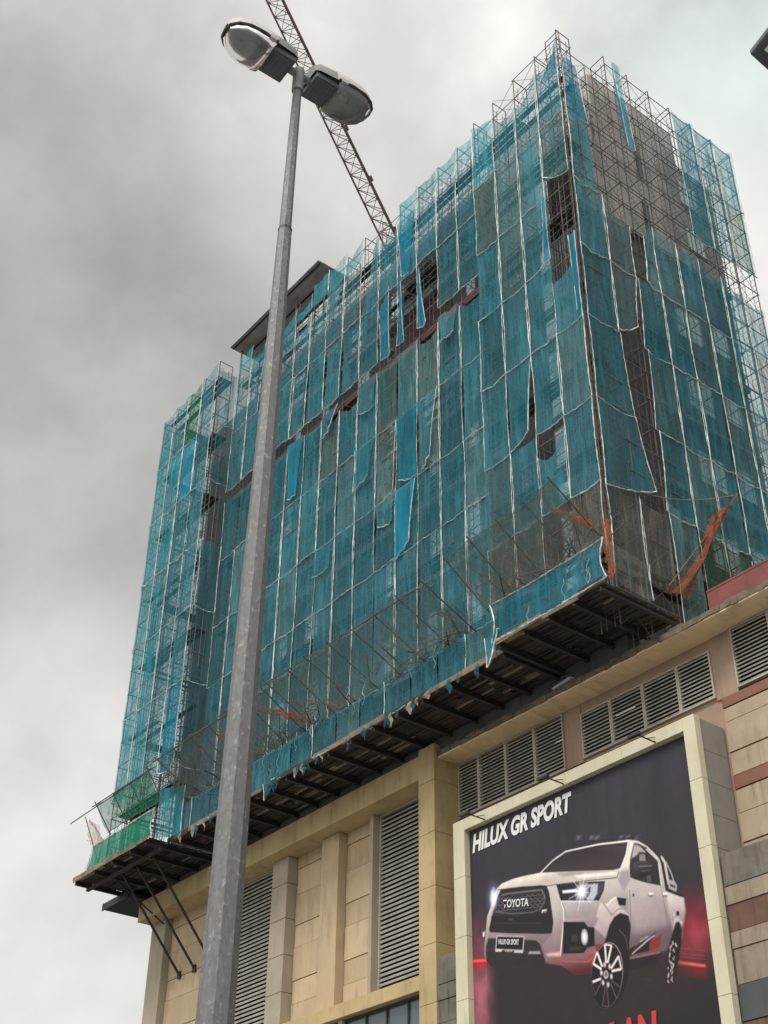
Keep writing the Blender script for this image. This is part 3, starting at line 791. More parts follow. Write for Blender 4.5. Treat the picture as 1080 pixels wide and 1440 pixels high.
fill(S('D', *ell(395, 430, 115, 305, rot=6)), (44, 38, 40), soft=.03); stroke(S('D', 430, 145, 480, 200, 500, 300), .05, (112, 100, 102), .7)
fill(S('D', *ell(340, 495, 122, 256, rot=5)), (38, 34, 36), soft=.02)
EL = ell(340, 495, 118, 250, 80, 5)
for i in range(80):
    a_ = i / 80 * 360; bright = 0.5 + .5 * math.cos(math.radians(a_ - 300)); cc = int(90 + 110 * bright)
    stroke(S('D', EL[2 * i], EL[2 * i + 1], EL[(2 * i + 2) % 160], EL[(2 * i + 3) % 160]), .025, (cc, int(cc * .93), int(cc * .93)), .8)
for k in range(6):
    for dd in (-13, 13):
        a_ = math.radians(k * 60 + 35 + dd); a2 = math.radians(k * 60 + 35 + dd * .55)
        x1, y1 = 340 + 112 * math.cos(a_), 495 + 240 * math.sin(a_); x0, y0 = 336 + 42 * math.cos(a2), 490 + 92 * math.sin(a2)
        up = math.sin(a_) < .25; cc = (216, 208, 206) if up else (112, 92, 92)
        stroke(S('D', x0, y0, x1, y1), .085 if up else .05, cc)
    a_ = math.radians(k * 60 + 35); A1, A2 = a_ - .23, a_ + .23; up = math.sin(a_) < .25
    stroke(S('D', 340 + 112 * math.cos(A1), 495 + 240 * math.sin(A1), 340 + 112 * math.cos(A2), 495 + 240 * math.sin(A2)), .07 if up else .04, (206, 196, 196) if up else (104, 84, 86))
    b_ = math.radians(k * 60 + 10); q = sp('D', 336 + 38 * math.cos(b_), 488 + 80 * math.sin(b_)); glow(q, .08, .12, (220, 214, 214), 1., .6)
fill(S('D', *ell(333, 488, 18, 32)), (180, 172, 174), soft=.02); fill(S('D', *ell(334, 486, 9, 18)), (110, 102, 106), soft=.02)
# rear wheel
fill(S('D', 800, 290, 830, 200, 860, 90, 890, 85, 908, 150, 905, 240, 880, 400, 845, 540, 815, 540, 800, 430), (42, 36, 38), soft=.03); fill(S('D', 835, 160, 850, 60, 880, 55, 912, 90, 905, 120, 885, 80, 862, 90), (190, 178, 180), soft=.03)
rs = random.Random(5)
for k in range(22):
    y = 235 + k * 14; x = 838 + 20 * math.sin(k * 1.7) - (k * .9); stroke(S('D', x, y, x + rs.uniform(-14, 14), y + rs.uniform(14, 34)), rs.uniform(.03, .06), (200, 186, 188), .85)
fill(S('D', 842, 20, 858, 15, 856, 45, 840, 45), (190, 180, 180)); fill(S('D', 864, 8, 888, 5, 888, 40, 866, 42), (48, 42, 46))
stroke(S('D', 520, 465, 690, 415), .03, (80, 70, 72), .7); stroke(S('D', 580, 520, 690, 520, 640, 545), .03, (82, 70, 72), .6)
IMG *= (1 + (fbm(11, 40, 40, 3) - .5) * .16)[..., None]
IMG[:] = 1.16 * np.clip(IMG, 0, 1) ** 1.45
# build the sheet
SMALL = IMG.reshape(SH // 2, 2, SW // 2, 2, 3).mean((1, 3))
nh, nw = SMALL.shape[:2]
vx = np.linspace(PX0 + RES, PX1 - RES, nw) - bb.location.x; vz = np.linspace(PZ1 - RES, PZ0 + RES, nh) - bb.location.z
VX, VZ = np.meshgrid(vx, vz)
VY = (fbm(21, 6, 4, 2)[:SH // 2 * 2:2, :SW // 2 * 2:2] - .5) * .02 + PY - bb.location.y
co = np.stack([VX, VY, VZ], -1).reshape(-1, 3)
idx = np.arange(nh * nw).reshape(nh, nw)
Q = np.stack([idx[:-1, :-1], idx[1:, :-1], idx[1:, 1:], idx[:-1, 1:]], -1).reshape(-1, 4)
me = bpy.data.meshes.new('poster')
me.vertices.add(len(co)); me.vertices.foreach_set('co', co.ravel())
me.loops.add(Q.size); me.loops.foreach_set('vertex_index', Q.ravel())
me.polygons.add(len(Q)); me.polygons.foreach_set('loop_start', np.arange(0, Q.size, 4)); me.polygons.foreach_set('loop_total', np.full(len(Q), 4))
me.update(); me.validate()
at_ = me.color_attributes.new('print', 'FLOAT_COLOR', 'POINT')
rgba = np.ones((nh * nw, 4)); rgba[:, :3] = SMALL.reshape(-1, 3); at_.data.foreach_set('color', rgba.ravel())
mt, nt, out = nodes('printed vinyl')
bs = N(nt, 'ShaderNodeBsdfPrincipled'); nt.links.new(bs.outputs[0], out.inputs[0]); ca = N(nt, 'ShaderNodeVertexColor'); ca.layer_name = 'print'
nt.links.new(ca.outputs[0], bs.inputs['Base Color']); bs.inputs['Roughness'].default_value = .55; bs.inputs['Specular IOR Level'].default_value = .3
me.materials.append(mt)
po = bpy.data.objects.new('poster', me); COL.objects.link(po); po.parent = bb


def lettering(txt, p0, p1, height, mat, y, shear=.22, bold=.04, name='lettering'):
    """flat printed words between two points of the sheet"""
    cu = bpy.data.curves.new(name, 'FONT'); cu.body = txt; cu.size = 1; cu.shear = shear; cu.offset = bold; cu.fill_mode = 'FRONT'; cu.resolution_u = 4
    tmp = bpy.data.objects.new('tmp', cu); COL.objects.link(tmp); bpy.context.view_layer.update()
    me2 = bpy.data.meshes.new_from_object(tmp.evaluated_get(bpy.context.evaluated_depsgraph_get()))
    bpy.data.objects.remove(tmp); bpy.data.curves.remove(cu)
    P = np.array([v.co[:] for v in me2.vertices]); x0, x1 = P[:, 0].min(), P[:, 0].max(); h0, h1 = P[:, 1].min(), P[:, 1].max()
    ux = np.array(p1) - np.array(p0)
    for v in me2.vertices:
        a_ = (v.co.x - x0) / (x1 - x0); h = (v.co.y - h0) / (h1 - h0) * height
        q = np.array(p0) + ux * a_
        v.co = (q[0] - bb.location.x, y - bb.location.y, q[1] + h - bb.location.z)
    me2.materials.clear(); me2.materials.append(mat)
    o = bpy.data.objects.new(name, me2); COL.objects.link(o); o.parent = po
    return o


M['print_white'] = surface('white print', (.62, .61, .60), (.55, .54, .54), 2, .6)
M['print_red'] = surface('red print', (.42, .03, .035), (.36, .028, .03), 2, .6)
LY = PY - .035
a0, a1 = sp('E', 92, 545), sp('E', 935, 165)
lettering('HILUX GR SPORT', a0, (a1[0], a0[1]), .86, M['print_white'], LY, .22, .044)
a0, a1 = sp('A', 262, 722), sp('A', 500, 705)
lettering('TOYOTA', a0, a1, .34, M['print_white'], LY, .15, .02)
a0, a1 = sp('C', 216, 392), sp('C', 410, 398)
lettering('HILUX GR SPORT', a0, a1, .22, M['print_white'], LY, .1, .02)
a0 = sp('D', 345, 860); a1 = sp('D', 725, 790); zt = sp('D', 715, 760)[1]
lettering('LAN', (a0[0], zt - 1.35), (a1[0], zt - 1.35), 1.35, M['print_red'], LY, .16, .045)

# ------------------------------------------------------------------ tower under works
XR = -30.83                       # net corner
tw = thing('tower_building', 'unfinished grey high-rise wrapped in scaffolding and teal nets above the podium', 'building', (-50, 45, 28.8))
XT = -32.4
b = MB(); b.box(-70.8, -39.02, 37.7, 56, 28.81, 64.6); b.build('front_wall', M['tower_paint'], tw)
b = MB(); b.box(-39.0, XT, 37.72, 50, 28.81, 56.98); b.build('corner_wall', M['tower_paint'], tw)
b = MB(); b.box(-39.0, XT, 37.72, 50, 57.0, 66.3); b.box(-38.0, XT, 39.6, 47, 66.302, 69.35); b.build('bare_concrete_wall', M['concrete'], tw)
for z in (33.5, 38.4, 43.3, 48.2, 59.0):
    b = MB(); b.box(-64.3, -39.03, 37.3, 37.698, z, z + .35); b.build('floor_band', M['tower_pale'], tw)
b = MB(); b.box(-64.3, -38.3, 35.95, 37.698, 53.7, 54.25); b.build('ledge', M['maroon'], tw)
b = MB(); b.box(-47.2, -42.9, 37.62, 37.699, 54.3, 59.2); b.build('painted_panel', M['maroon'], tw)
# roof parapet upstand
b = MB(); b.box(-64.3, -39.03, 37.72, 38.0, 64.602, 65.2); b.build('parapet', M['tower_pale'], tw)


def tower_window(x, z, w, h, mat, y=37.7):
    f = MB(); t_ = .07
    f.box(x - w / 2, x + w / 2, y - .05, y - .002, z, z + t_); f.box(x - w / 2, x + w / 2, y - .05, y - .002, z + h - t_, z + h)
    f.box(x - w / 2, x - w / 2 + t_, y - .05, y - .002, z + t_, z + h - t_); f.box(x + w / 2 - t_, x + w / 2, y - .05, y - .002, z + t_, z + h - t_)
    o = f.build('window', M['louvre_frame'], tw)
    p = MB(); p.box(x - w / 2 + t_, x + w / 2 - t_, y - .02, y - .004, z + t_, z + h - t_); p.build('pane', mat, o)
    return o


def side_window(y, z, w, h, mat, x=XT):
    f = MB(); t_ = .07
    f.box(x + .002, x + .05, y - w / 2, y + w / 2, z, z + t_); f.box(x + .002, x + .05, y - w / 2, y + w / 2, z + h - t_, z + h)
    f.box(x + .002, x + .05, y - w / 2, y - w / 2 + t_, z + t_, z + h - t_); f.box(x + .002, x + .05, y + w / 2 - t_, y + w / 2, z + t_, z + h - t_)
    o = f.build('window', M['louvre_frame'], tw)
    p = MB(); p.box(x + .004, x + .02, y - w / 2 + t_, y + w / 2 - t_, z + t_, z + h - t_); p.build('pane', mat, o)


rw = random.Random(4)
for z in (34.6, 39.5, 44.4, 49.3, 55.4, 60.0):
    for x in (-41.4, -45.0, -48.6, -52.2, -55.8, -59.4, -62.6):
        if x > -47.5 and x < -43 and z > 54 and z < 58: continue
        if rw.random() < .8: tower_window(x + rw.uniform(-.5, .5), z, rw.choice((.85, .95, 1.3)), rw.choice((2.3, 2.6)), M['glass_sky'] if rw.random() < .75 else M['glass_dark'])
for z in (33.5, 38.6, 43.6, 48.6, 53.6, 58.6):
    tower_window(-35.1, z, 1.1, 4.2, M['glass_sky'], 37.72)
    if rw.random() < .6: tower_window(-37.6, z + 1, .9, 2.3, M['glass_dark'], 37.72)
b = MB()
for i in range(11):
    x = -32.75 - i * .19
    b.box(x - .045, x + .045, 37.45, 37.718, 30.5, 55.9)
for z in (35, 40, 45, 50): b.box(-34.8, -32.6, 37.40, 37.449, z, z + .12)
b.build('fin_screen', M['tower_pale'], tw)
b = MB(); b.box(-34.6, -32.5, 37.66, 37.719, 30.0, 35.4); b.build('shade_panel', M['void_shade'], tw)  # near-black panel on the solid wall, paints the shade inside the net gap
b = MB(); b.box(-34.6, -32.5, 37.66, 37.719, 50.9, 60.2); b.build('shade_panel', M['void_shade'], tw)  # taller near-black panel on the wall, painted shade for the open corner bay
for z in (62.6, 57.4, 52.3): side_window(43.3, z, .75, 3.1, M['glass_dark'])
side_window(43.4, 66.4, .3, 1.2, M['glass_dark']); side_window(39.5, 62.8, .5, 2.6, M['glass_dark'])
for z in (36, 41.0, 46, 51): side_window(45.6, z, 2.0, 2.2, M['glass_sky']); side_window(48.3, z + .4, 1.3, 2.0, M['glass_sky'])
for z in (59, 63.0): side_window(47.6, z, 1.6, 2.2, M['glass_sky'])
for z in (34.5, 39.5, 44.5, 49.5, 56.6):
    b = MB(); b.box(XT + .001, XT + .3, 41.5, 49.9, z, z + .35); b.build('floor_band', M['tower_pale'], tw)
# roof canopy over the left part of the front
cn = MB()
cn.box(-66.0, -54.6, 35.6, 38.3, 68.86, 68.94)
for k in range(46): x = -65.95 + k * .2475; cn.box(x, x + .07, 35.6, 38.3, 68.941, 68.99)
co_ = cn.build('roof_canopy', M['concrete'], tw)
b = MB()
for y in (35.8, 37.0, 38.1): b.box(-65.9, -54.7, y, y + .08, 68.74, 68.855)
b.build('purlin', M['dark_steel'], co_)
for x in (-65.6, -62, -58.4, -54.9):
    for y in (36.4, 38.0):
        b = MB(); b.box(x - .06, x + .06, y + .02, y + .08, 64.6, 68.738); b.build('canopy_post', M['rust'], tw)

# ------------------------------------------------------------------ scaffolds
LIFT = 1.72


def scaffold(name, label, p0, d, inw, stations, z0, tops, loc, planks=3, layers=(0.02, 1.03)):
    """p0: outer foot at station 0, d: along bays, inw: inward; one column of ladder frames per station"""
    root = thing(name, label, 'scaffolding', loc, 'scaffolds round the tower')
    p0 = Vector(p0); d = Vector(d); inw = Vector(inw); Zv = Vector((0, 0, 1)); rs_ = random.Random(len(label))
    for s, t in zip(stations, tops):
        mb = MB(); A = p0 + d * s; B = A + inw * 1.05
        for q in (A, B):
            mb.tube((q.x, q.y, z0), (q.x + rs_.uniform(-.03, .03), q.y, t), .032)
        # inner ladder stile and rungs
        for q, k in ((A, 1), (B, -1)):
            q2 = q + inw * (.3 * k); mb.tube((q2.x, q2.y, z0), (q2.x, q2.y, t - .5), .02, 3, cap=False)
            z = z0 + .4
            while z < t - .5:
                mb.tube((q.x, q.y, z), (q2.x, q2.y, z), .014, 3, cap=False); z += .43
        z = z0 + LIFT
        while z <= t + .1:
            mb.tube((A.x, A.y, min(z, t)), (B.x, B.y, min(z, t)), .028); z += LIFT
        mb.tube((A.x, A.y, t), (B.x, B.y, t), .028)
        mb.build('ladder_frame', M['rust'] if rs_.random() < .16 else M['steel'], root)
    for i in range(len(stations) - 1):
        mb = MB(); t = min(tops[i], tops[i + 1])
        A, B = p0 + d * stations[i], p0 + d * stations[i + 1]
        for off in layers:
            P, Q = A + inw * off, B + inw * off
            z = z0; k = 0
            while z + LIFT <= t + .2:
                mb.tube((P.x, P.y, z), (Q.x, Q.y, z + LIFT), .014, 3, cap=False)
                mb.tube((P.x, P.y, z + LIFT), (Q.x, Q.y, z), .014, 3, cap=False)
                z += LIFT; k += 1
        if len(layers) > 1: mb.tube(A + inw * layers[0] + Zv * z0, A + inw * layers[1] + Zv * z0, .014, 3)
        mb.build('cross_brace', M['steel'], root)
    z = z0 + LIFT; k = 0; S0, S1 = stations[0], stations[-1]; tmax = max(tops)
    while z <= tmax:
        ok = [s for s, t in zip(stations, tops) if t >= z - .05]
        if len(ok) >= 2:
            mb = MB()
            for off in (-.03, 1.08):
                A, B = p0 + d * (ok[0] - .1) + inw * off, p0 + d * (ok[-1] + .1) + inw * off
                mb.tube((A.x, A.y, z), (B.x, B.y, z + rs_.uniform(-.03, .03)), .026)
            mb.build('ledger', M['steel'], root)
            if k % planks == 1:
                mb = MB()
                for off in (.15, .48, .8):
                    s = ok[0]
                    while s < ok[-1] - .5:
                        L = min(3.6, ok[-1] - s)
                        if rs_.random() < .85:
                            q = p0 + d * (s + .02) + inw * (off + .02); mb.obox((q.x, q.y, z + .04), d * (L - .05), inw * .26, Zv * .045)
                        s += L
                if mb.v: mb.build('plank', M['plank'], root)
        z += LIFT; k += 1
    return root


ZD = 29.75
st_corner = [0, 1.83, 3.66, 5.49, 7.2]
scaffold('scaffold', 'steel ladder-frame scaffold behind the nets on the tower corner block front', (XR - .12, 35.52, 0), (-1, 0, 0), (0, 1, 0), st_corner, ZD, [68.4, 67.9, 67.6, 67.4, 67.2], (XR, 35.5, ZD))
BAYW = 26.25 / 14
st_main = [i * BAYW for i in range(15)]
tops_main = [66.9, 66.9, 66.9, 66.8, 66.8, 66.8, 66.9, 66.6, 65.9, 66.6, 66.6, 66.6, 66.6, 66.2, 66.2]
scaffold('scaffold', 'long steel scaffold behind the nets on the main tower front', (-38.15, 35.82, 0), (-1, 0, 0), (0, 1, 0), st_main, ZD, tops_main, (-38.15, 35.8, ZD))
st_wing = [0, 1.9, 3.8, 5.7, 7.6]
scaffold('scaffold', 'forward steel scaffold wing at the far left end of the tower', (-64.45, 34.12, 0), (-1, 0, 0), (0, 1, 0), st_wing, ZD, [65.6, 65.2, 65.0, 64.8, 64.6], (-64.45, 34.1, ZD))
scaffold('scaffold', 'steel scaffold standing along the left end wall behind the wing', (-72.12, 35.4, 0), (0, 1, 0), (1, 0, 0), [0, 1.8, 3.6], ZD, [64.6, 64.6, 64.6], (-72.12, 35.4, ZD))
SY = [0, 1.9, 3.8, 5.7, 7.55, 9.4, 11.25, 13.1, 14.9]
scaffold('scaffold', 'steel ladder-frame scaffold on the right side wall of the tower', (XR - .02, 35.62, 0), (0, 1, 0), (-1, 0, 0), SY, 28.85, [68.3, 66.5, 69.2, 69.0, 69.0, 68.9, 68.8, 68.7, 68.6], (XR, 35.6, 28.85), planks=99, layers=(0.02,))
scaffold('scaffold', 'steel scaffold behind the far back corner of the tower at the right', (XR - 1.7, 50.45, 0), (-1, 0, 0), (0, -1, 0), [0, 1.83, 3.66], 28.85, [68.4, 68.4, 68.2], (XR - 1.7, 50.45, 28.85))

# ------------------------------------------------------------------ safety nets
ORD = ['', 'first', 'second', 'third', 'fourth', 'fifth', 'sixth', 'seventh', 'eighth', 'ninth', 'tenth', 'eleventh', 'twelfth', 'thirteenth', 'fourteenth',
       'fifteenth', 'sixteenth', 'seventeenth', 'eighteenth', 'nineteenth', 'twentieth', 'twenty-first', 'twenty-second', 'twenty-third']
NETS = 'safety nets tied over the scaffold'
seedc = [0]


def net(label, p0, p1, z0, z1, outn, mat, top=(0, 0), bot=(0, 0), sag_t=.0, sag_b=.12, uw=(0, 1, 0, 1), bulge=.26, ropes='lrb', name='safety_net', group=NETS,
        nu=13, nv=20, fold=.17, rr=.02, parent=None, ropemat=None):
    """one hung sheet between two plan points; uw: left/right edge at the bottom, then at the top (fractions of the bay)"""
    seedc[0] += 1; sd_ = seedc[0] * 3.17; rs_ = random.Random(seedc[0])
    p0 = Vector(p0); p1 = Vector(p1); outn = Vector(outn); P = []
    lean = rs_.uniform(-.5, .5)
    for i in range(nu):
        u = i / (nu - 1); row = []
        for j in range(nv):
            v = j / (nv - 1)
            zb = z0 + bot[0] * (1 - u) + bot[1] * u - sag_b * math.sin(math.pi * u); zt = z1 + top[0] * (1 - u) + top[1] * u - sag_t * math.sin(math.pi * u)
            l = uw[0] * (1 - v) + uw[2] * v; r = uw[1] * (1 - v) + uw[3] * v
            pinch = .035 * math.sin(math.pi * v) * (1 - 2 * u)
            s = l + (r - l) * u + pinch
            q = p0 + (p1 - p0) * s; z = zb + (zt - zb) * v
            wgt = (math.sin(math.pi * u) ** .6) * (.35 + .65 * math.sin(math.pi * min(1, v * .9 + .05)))
            dd = bulge * pnoise(Vector((q.x * .35 + q.y * .35, z * .22, sd_))) * wgt
            width = max(.2, (r - l))
            dd += fold / width ** .5 * pnoise(Vector((u * 5.5 + v * (1.2 + lean * 3), v * 1.1 + sd_, 7.7))) * (.12 + .88 * wgt)
            dd += fold * .5 * pnoise(Vector((u * 11 - v * 4 * lean, v * 2.5 + sd_, 1.7))) * wgt
            q = q + outn * (dd + .02); row.append((q.x, q.y, z))
        P.append(row)
    mb = MB(); mb.grid(P); o = mb.build(name, mat, parent, smooth=True)
    if label: tag(o, label, 'net', group)
    rb = MB()

    def edge(pts, k=1.0):
        pts = [Vector(p) + outn * .065 + Vector((rs_.uniform(-.011, .011), rs_.uniform(-.011, .011), rs_.uniform(-.012, .012))) for p in pts]
        rb.path(pts, [rr * k * rs_.uniform(.45, 1.3) for _ in pts], 4)
    if nu < 20 and name == 'safety_net':                    # hems differ: some gone, some thick
        q_ = rs_.random()
        if q_ < .22: ropes = ropes.replace('l', '')
        elif q_ < .44 and 'l' in ropes: ropes = ropes.replace('r', '')
        rr *= rs_.uniform(.65, 1.2)
    if 'l' in ropes: edge(P[0])
    if 'r' in ropes: edge(P[-1])
    if 'b' in ropes: edge([P[i][0] for i in range(nu)], 1.6)
    if 't' in ropes: edge([P[i][-1] for i in range(nu)], .9)
    if rb.v: rb.build('hem_rope', ropemat or M['rope'], o)
    return o


def where(t, bay, side, adj): return f'{adj} net, {ORD[t]} tier above the fans, {ORD[bay]} bay {side} of the corner'


rn = random.Random(12)
FRONT = (0, -1, 0); SIDE = (1, 0, 0)
# --- corner block, front (bays 1-4 left of the corner)
ZC = [36.0, 40.7, 45.8, 50.7, 55.6, 61.0, 66.2]
yC = 35.36
XC = [XR, XR - 1.83, XR - 3.66, XR - 5.49, XR - 7.35]
for r in range(6):
    for k in range(4):
        a, c_ = (XC[k + 1], yC, 0), (XC[k], yC, 0)
        kw = dict(); adj = 'teal'; mt_ = M['teal']
        if rn.random() < .25: mt_ = M['teal_grey']; adj = 'faded teal'
        if r == 3 and k == 0: continue                       # open bay beside the corner
        if r == 2 and k == 0: kw = dict(top=(-1.5, -.3), sag_t=.5); adj = 'sagging teal'
        if r == 4 and k == 0: kw = dict(bot=(1.5, .5), sag_b=.3); adj = 'lifted teal'
        if r == 3 and k == 1: kw = dict(uw=(.0, .78, .0, 1.0), bot=(0, .2)); adj = 'narrowed teal'
        if r == 0 and k == 1: kw = dict(top=(-1.4, -.2), sag_t=.9); adj = 'slumped teal'
        if r == 1 and k == 2: kw = dict(uw=(.0, .72, 0, 1), bot=(0, .6)); adj = 'gaping teal'
        if r == 5:
            kw = dict(top=[(-.2, .9), (-1.6, .2), (-.7, -1.3), (.4, -.4)][k], sag_t=[.9, .7, .6, .2][k]); adj = 'scalloped teal'
            if k == 3: mt_ = M['teal_sky']
        if r == 4 and k == 3: kw = dict(uw=(0.05, 1, 0, 1)); adj = 'dusty teal'; mt_ = M['brown']
        net(where(r + 1, k + 1, 'left', adj), a, c_, ZC[r], ZC[r + 1], FRONT, mt_, rr=.022, **kw)
# --- main front (bays 5-18 left of the corner)
ZM = [32.5, 39.6, 43.9, 48.9, 53.8, 59.6, 64.7, 66.9]
yM = 35.68
for r in range(7):
    for k in range(14):
        x1 = -38.15 - k * BAYW; x0 = x1 - BAYW; bay = k + 5
        z0, z1 = ZM[r], ZM[r + 1]
        if r == 4: z0 += .7
        if r == 3: z1 -= .15
        a, c_ = (x0, yM, 0), (x1, yM, 0); kw = dict(sag_b=rn.uniform(-.03, .10), bulge=rn.uniform(.18, .42)); adj = 'teal'; mt_ = M['teal']
        q = rn.random()
        if r in (2, 3) and 2 <= k <= 8 and q < .6: mt_ = M['brown'] if q < .3 else M['teal_grey']; adj = 'dusty' if q < .3 else 'faded teal'
        elif q < .12: mt_ = M['teal_grey']; adj = 'faded teal'
        if r == 4:
            if k in (3,): kw = dict(uw=(.0, .35, .0, .16), bulge=.5, sag_b=.1); mt_ = M['teal_bright']; adj = 'bunched blue'
            if k == 4: kw = dict(uw=(.15, .62, .0, .55), top=(-.9, .4), bulge=.5); mt_ = M['teal_bright']; adj = 'twisted blue'
            if k == 2: kw = dict(uw=(.0, .42, .0, .1), top=(0, -.4)); mt_ = M['teal_bright']; adj = 'blown-back blue'
            if k in (0, 1): kw = dict(top=(-.1, -.1), sag_b=.1, bot=(.2, .2))
            if k in (7, 9): kw = dict(uw=(.0, .9, .12, 1)); adj = 'slipped teal'
        if r == 3 and k in (0, 1, 2, 6, 7): kw['top'] = (rn.uniform(-.7, 0), rn.uniform(-.7, 0)); kw['sag_t'] = .4; adj = 'sagging ' + adj
        if r == 5:
            kw['sag_t'] = .35
            if k == 5: kw = dict(top=(-.6, 1.0), uw=(0, 1, .6, .9)); adj = 'peaked teal'
            if k in (8, 9): kw = dict(top=(-.9, -.5), sag_t=.6); adj = 'sagging teal'
        if r == 6:
            mt_ = M['teal_sky']; adj = 'thin teal'; kw = dict(sag_t=rn.uniform(.2, .5), top=(rn.uniform(-.3, .0), rn.uniform(-.3, 0)), ropes='lr', rr=.016)
            if k in (4, 5): continue
            if k in (6,): kw.update(top=(-1.2, -.1)); adj = 'half-fallen teal'
            if k in (9, 10, 12): kw.update(top=(-1.5, -.9)); adj = 'slumped teal'
            if k in (11,): continue
        if r in (1, 2, 3) and k == 13: mt_ = M['teal_dark']; adj = 'dark see-through'
        if r == 5 and k in (12,): kw = dict(uw=(.0, .7, 0, 1)); adj = 'gaping teal'
        if r == 2 and k == 4: kw = dict(uw=(0, .88, 0, 1), bot=(0, .3)); adj = 'torn ' + adj
        net(where(r + 1, bay, 'left', adj), a, c_, z0, z1, FRONT, mt_, **kw)
# --- left wing (bays 19-22)
ZW = [34.2, 39.8, 45.0, 50.0, 55.0, 60.0, 64.8]
for r in range(6):
    for k in range(4):
        x1 = -64.45 - k * 1.9; x0 = x1 - 1.9
        mt_, adj = (M['teal'], 'teal') if k < 2 else (M['teal_sky'], 'thin teal')
        if k == 0 and r in (0,): mt_, adj = M['teal_bright'], 'bright blue'
        if k == 1 and r == 5: mt_, adj = M['green'], 'green'
        if k == 1 and r == 4: mt_, adj = M['teal_bright'], 'bright blue'
        kw = dict(sag_b=rn.uniform(.05, .25))
        if r == 5: kw.update(top=[(.2, .7), (.0, .5), (.1, .1), (-.1, .0)][k], sag_t=.3)
        net(where(r + 1, k + 19, 'left', adj), (x0, 34.0, 0), (x1, 34.0, 0), ZW[r], ZW[r + 1], FRONT, mt_, rr=.024, ropes='lrb' if k < 2 else 'rb', **kw)
for r in range(6):
    net(f'thin teal net, {ORD[r + 1]} tier up, closing the far left scaffold end', (-72.2, 34.05, 0), (-72.2, 40, 0), ZW[r], ZW[r + 1], (-1, 0, 0), M['teal_sky'], ropes='b', rr=.016, bulge=.12, sag_b=.05, group='safety nets on the far left end')
for r in range(6):
    if r == 3: continue
    net(f'dark net, {ORD[r + 1]} tier up, in the inner return of the left wing', (-64.38, 34.05, 0), (-64.38, 35.6, 0), ZW[r], ZW[r + 1], SIDE, M['teal'] if r in (5, 2) else M['teal_dark'], ropes='lrb' if r in (5, 2) else 'b', rr=.02, group='safety nets in the wing return')
# --- right side (bays 1-8 right of the corner)
YS = [35.42] + [35.62 + s for s in SY[1:]]
XS = XR + .08
for r in range(6):
    for k in range(8):
        a, c_ = (XS, YS[k], 0), (XS, YS[k + 1], 0)
        z0, z1 = ZC[r], ZC[r + 1]; kw = dict(sag_b=rn.uniform(.04, .2)); adj = 'teal'; mt_ = M['teal'] if rn.random() < .6 else M['teal_grey']
        if mt_ is M['teal_grey']: adj = 'faded teal'
        if k == 1 and r in (0, 1, 4, 5): continue
        if k == 1 and r in (2, 3): kw = dict(uw=(0, .8, 0, 1), bot=(.2, 1.2)) if r == 2 else dict(top=(-.3, -1.2)); mt_ = M['brown']; adj = 'torn dusty'
        if k == 2 and r in (4, 5): continue
        if k in (3, 4) and r in (4, 5): continue
        if k == 2 and r == 3: kw = dict(uw=(.45, 1, .55, 1), top=(-1.2, .0), bot=(.3, 0)); adj = 'half-torn teal'
        if k == 2 and r < 3: kw = dict(uw=(-.05, 1, .08, 1), bulge=.4); adj = 'parted ' + adj
        if k == 0 and r == 5: kw = dict(top=(-.4, -.6), uw=(0, .8, 0, .6), bulge=.6); mt_ = M['teal_bright']; adj = 'gathered blue'
        if k == 0 and r == 4: kw = dict(uw=(0, .9, 0, .8), bulge=.5); adj = 'loose teal'
        if k == 0 and r == 1: kw = dict(uw=(0, 1.2, 0, 1.05), bulge=.4)
        if k == 0 and r == 0: kw = dict(bot=(-.3, .8), uw=(0, 1.6, 0, 1.2), bulge=.5); mt_ = M['teal']; adj = 'flapping teal'
        if k >= 5 and r == 3: kw['top'] = (rn.uniform(-.5, .0), rn.uniform(-.6, -.1)); kw['sag_t'] = .4
        if k >= 5 and r == 4: z0, z1 = 57.6, 63.0; mt_, adj = M['teal_sky'], 'thin teal'
        if k >= 5 and r == 5:
            z0, z1 = 63.0, 68.6; mt_, adj = M['teal_sky'], 'thin teal'; kw.update(sag_t=.35, rr=.016)
        if k == 5 and r >= 4: mt_, adj = M['teal_bright'] if r == 5 else M['teal_para'], 'bright blue' if r == 5 else 'teal'; kw['uw'] = (0, 1, 0, 1)
        if k == 7 and r == 4: mt_, adj = M['green'], 'green'
        if k >= 6 and r < 4 and rn.random() < .5: mt_ = M['teal_sky']; adj = 'thin teal'
        net(where(r + 1, k + 1, 'right', adj), a, c_, z0, z1, SIDE, mt_, **{'rr': .022, **kw})
# loose second layers blown over the main front
rf = random.Random(31); used = set()
for n_ in range(16):
    r, k = rf.choice((1, 2, 3, 5)), rf.randrange(0, 11)
    if (r, k) in used: continue
    used.add((r, k)); x1 = -38.15 - k * BAYW; x0 = x1 - BAYW; h = ZM[r + 1] - ZM[r]
    a_, b_ = rf.uniform(-.1, .3), rf.uniform(.6, 1.15)
    net(f'loose flap over the net, {ORD[r + 1]} tier above the fans, {ORD[k + 5]} bay left of the corner', (x0, yM - .14, 0), (x1, yM - .14, 0), ZM[r] + h * rf.choice((.0, .45, .6)), ZM[r + 1] - .05, FRONT,
        rf.choice((M['teal'], M['teal_bright'], M['teal_grey'])), uw=(a_, b_, 0.02, .98), bot=(rf.uniform(-.3, .9), rf.uniform(-.3, .9)), bulge=.4, fold=.2, ropes=rf.choice(('b', 'lb', 'rb')), rr=.016, name='net_flap', group='loose net flaps on the main front')
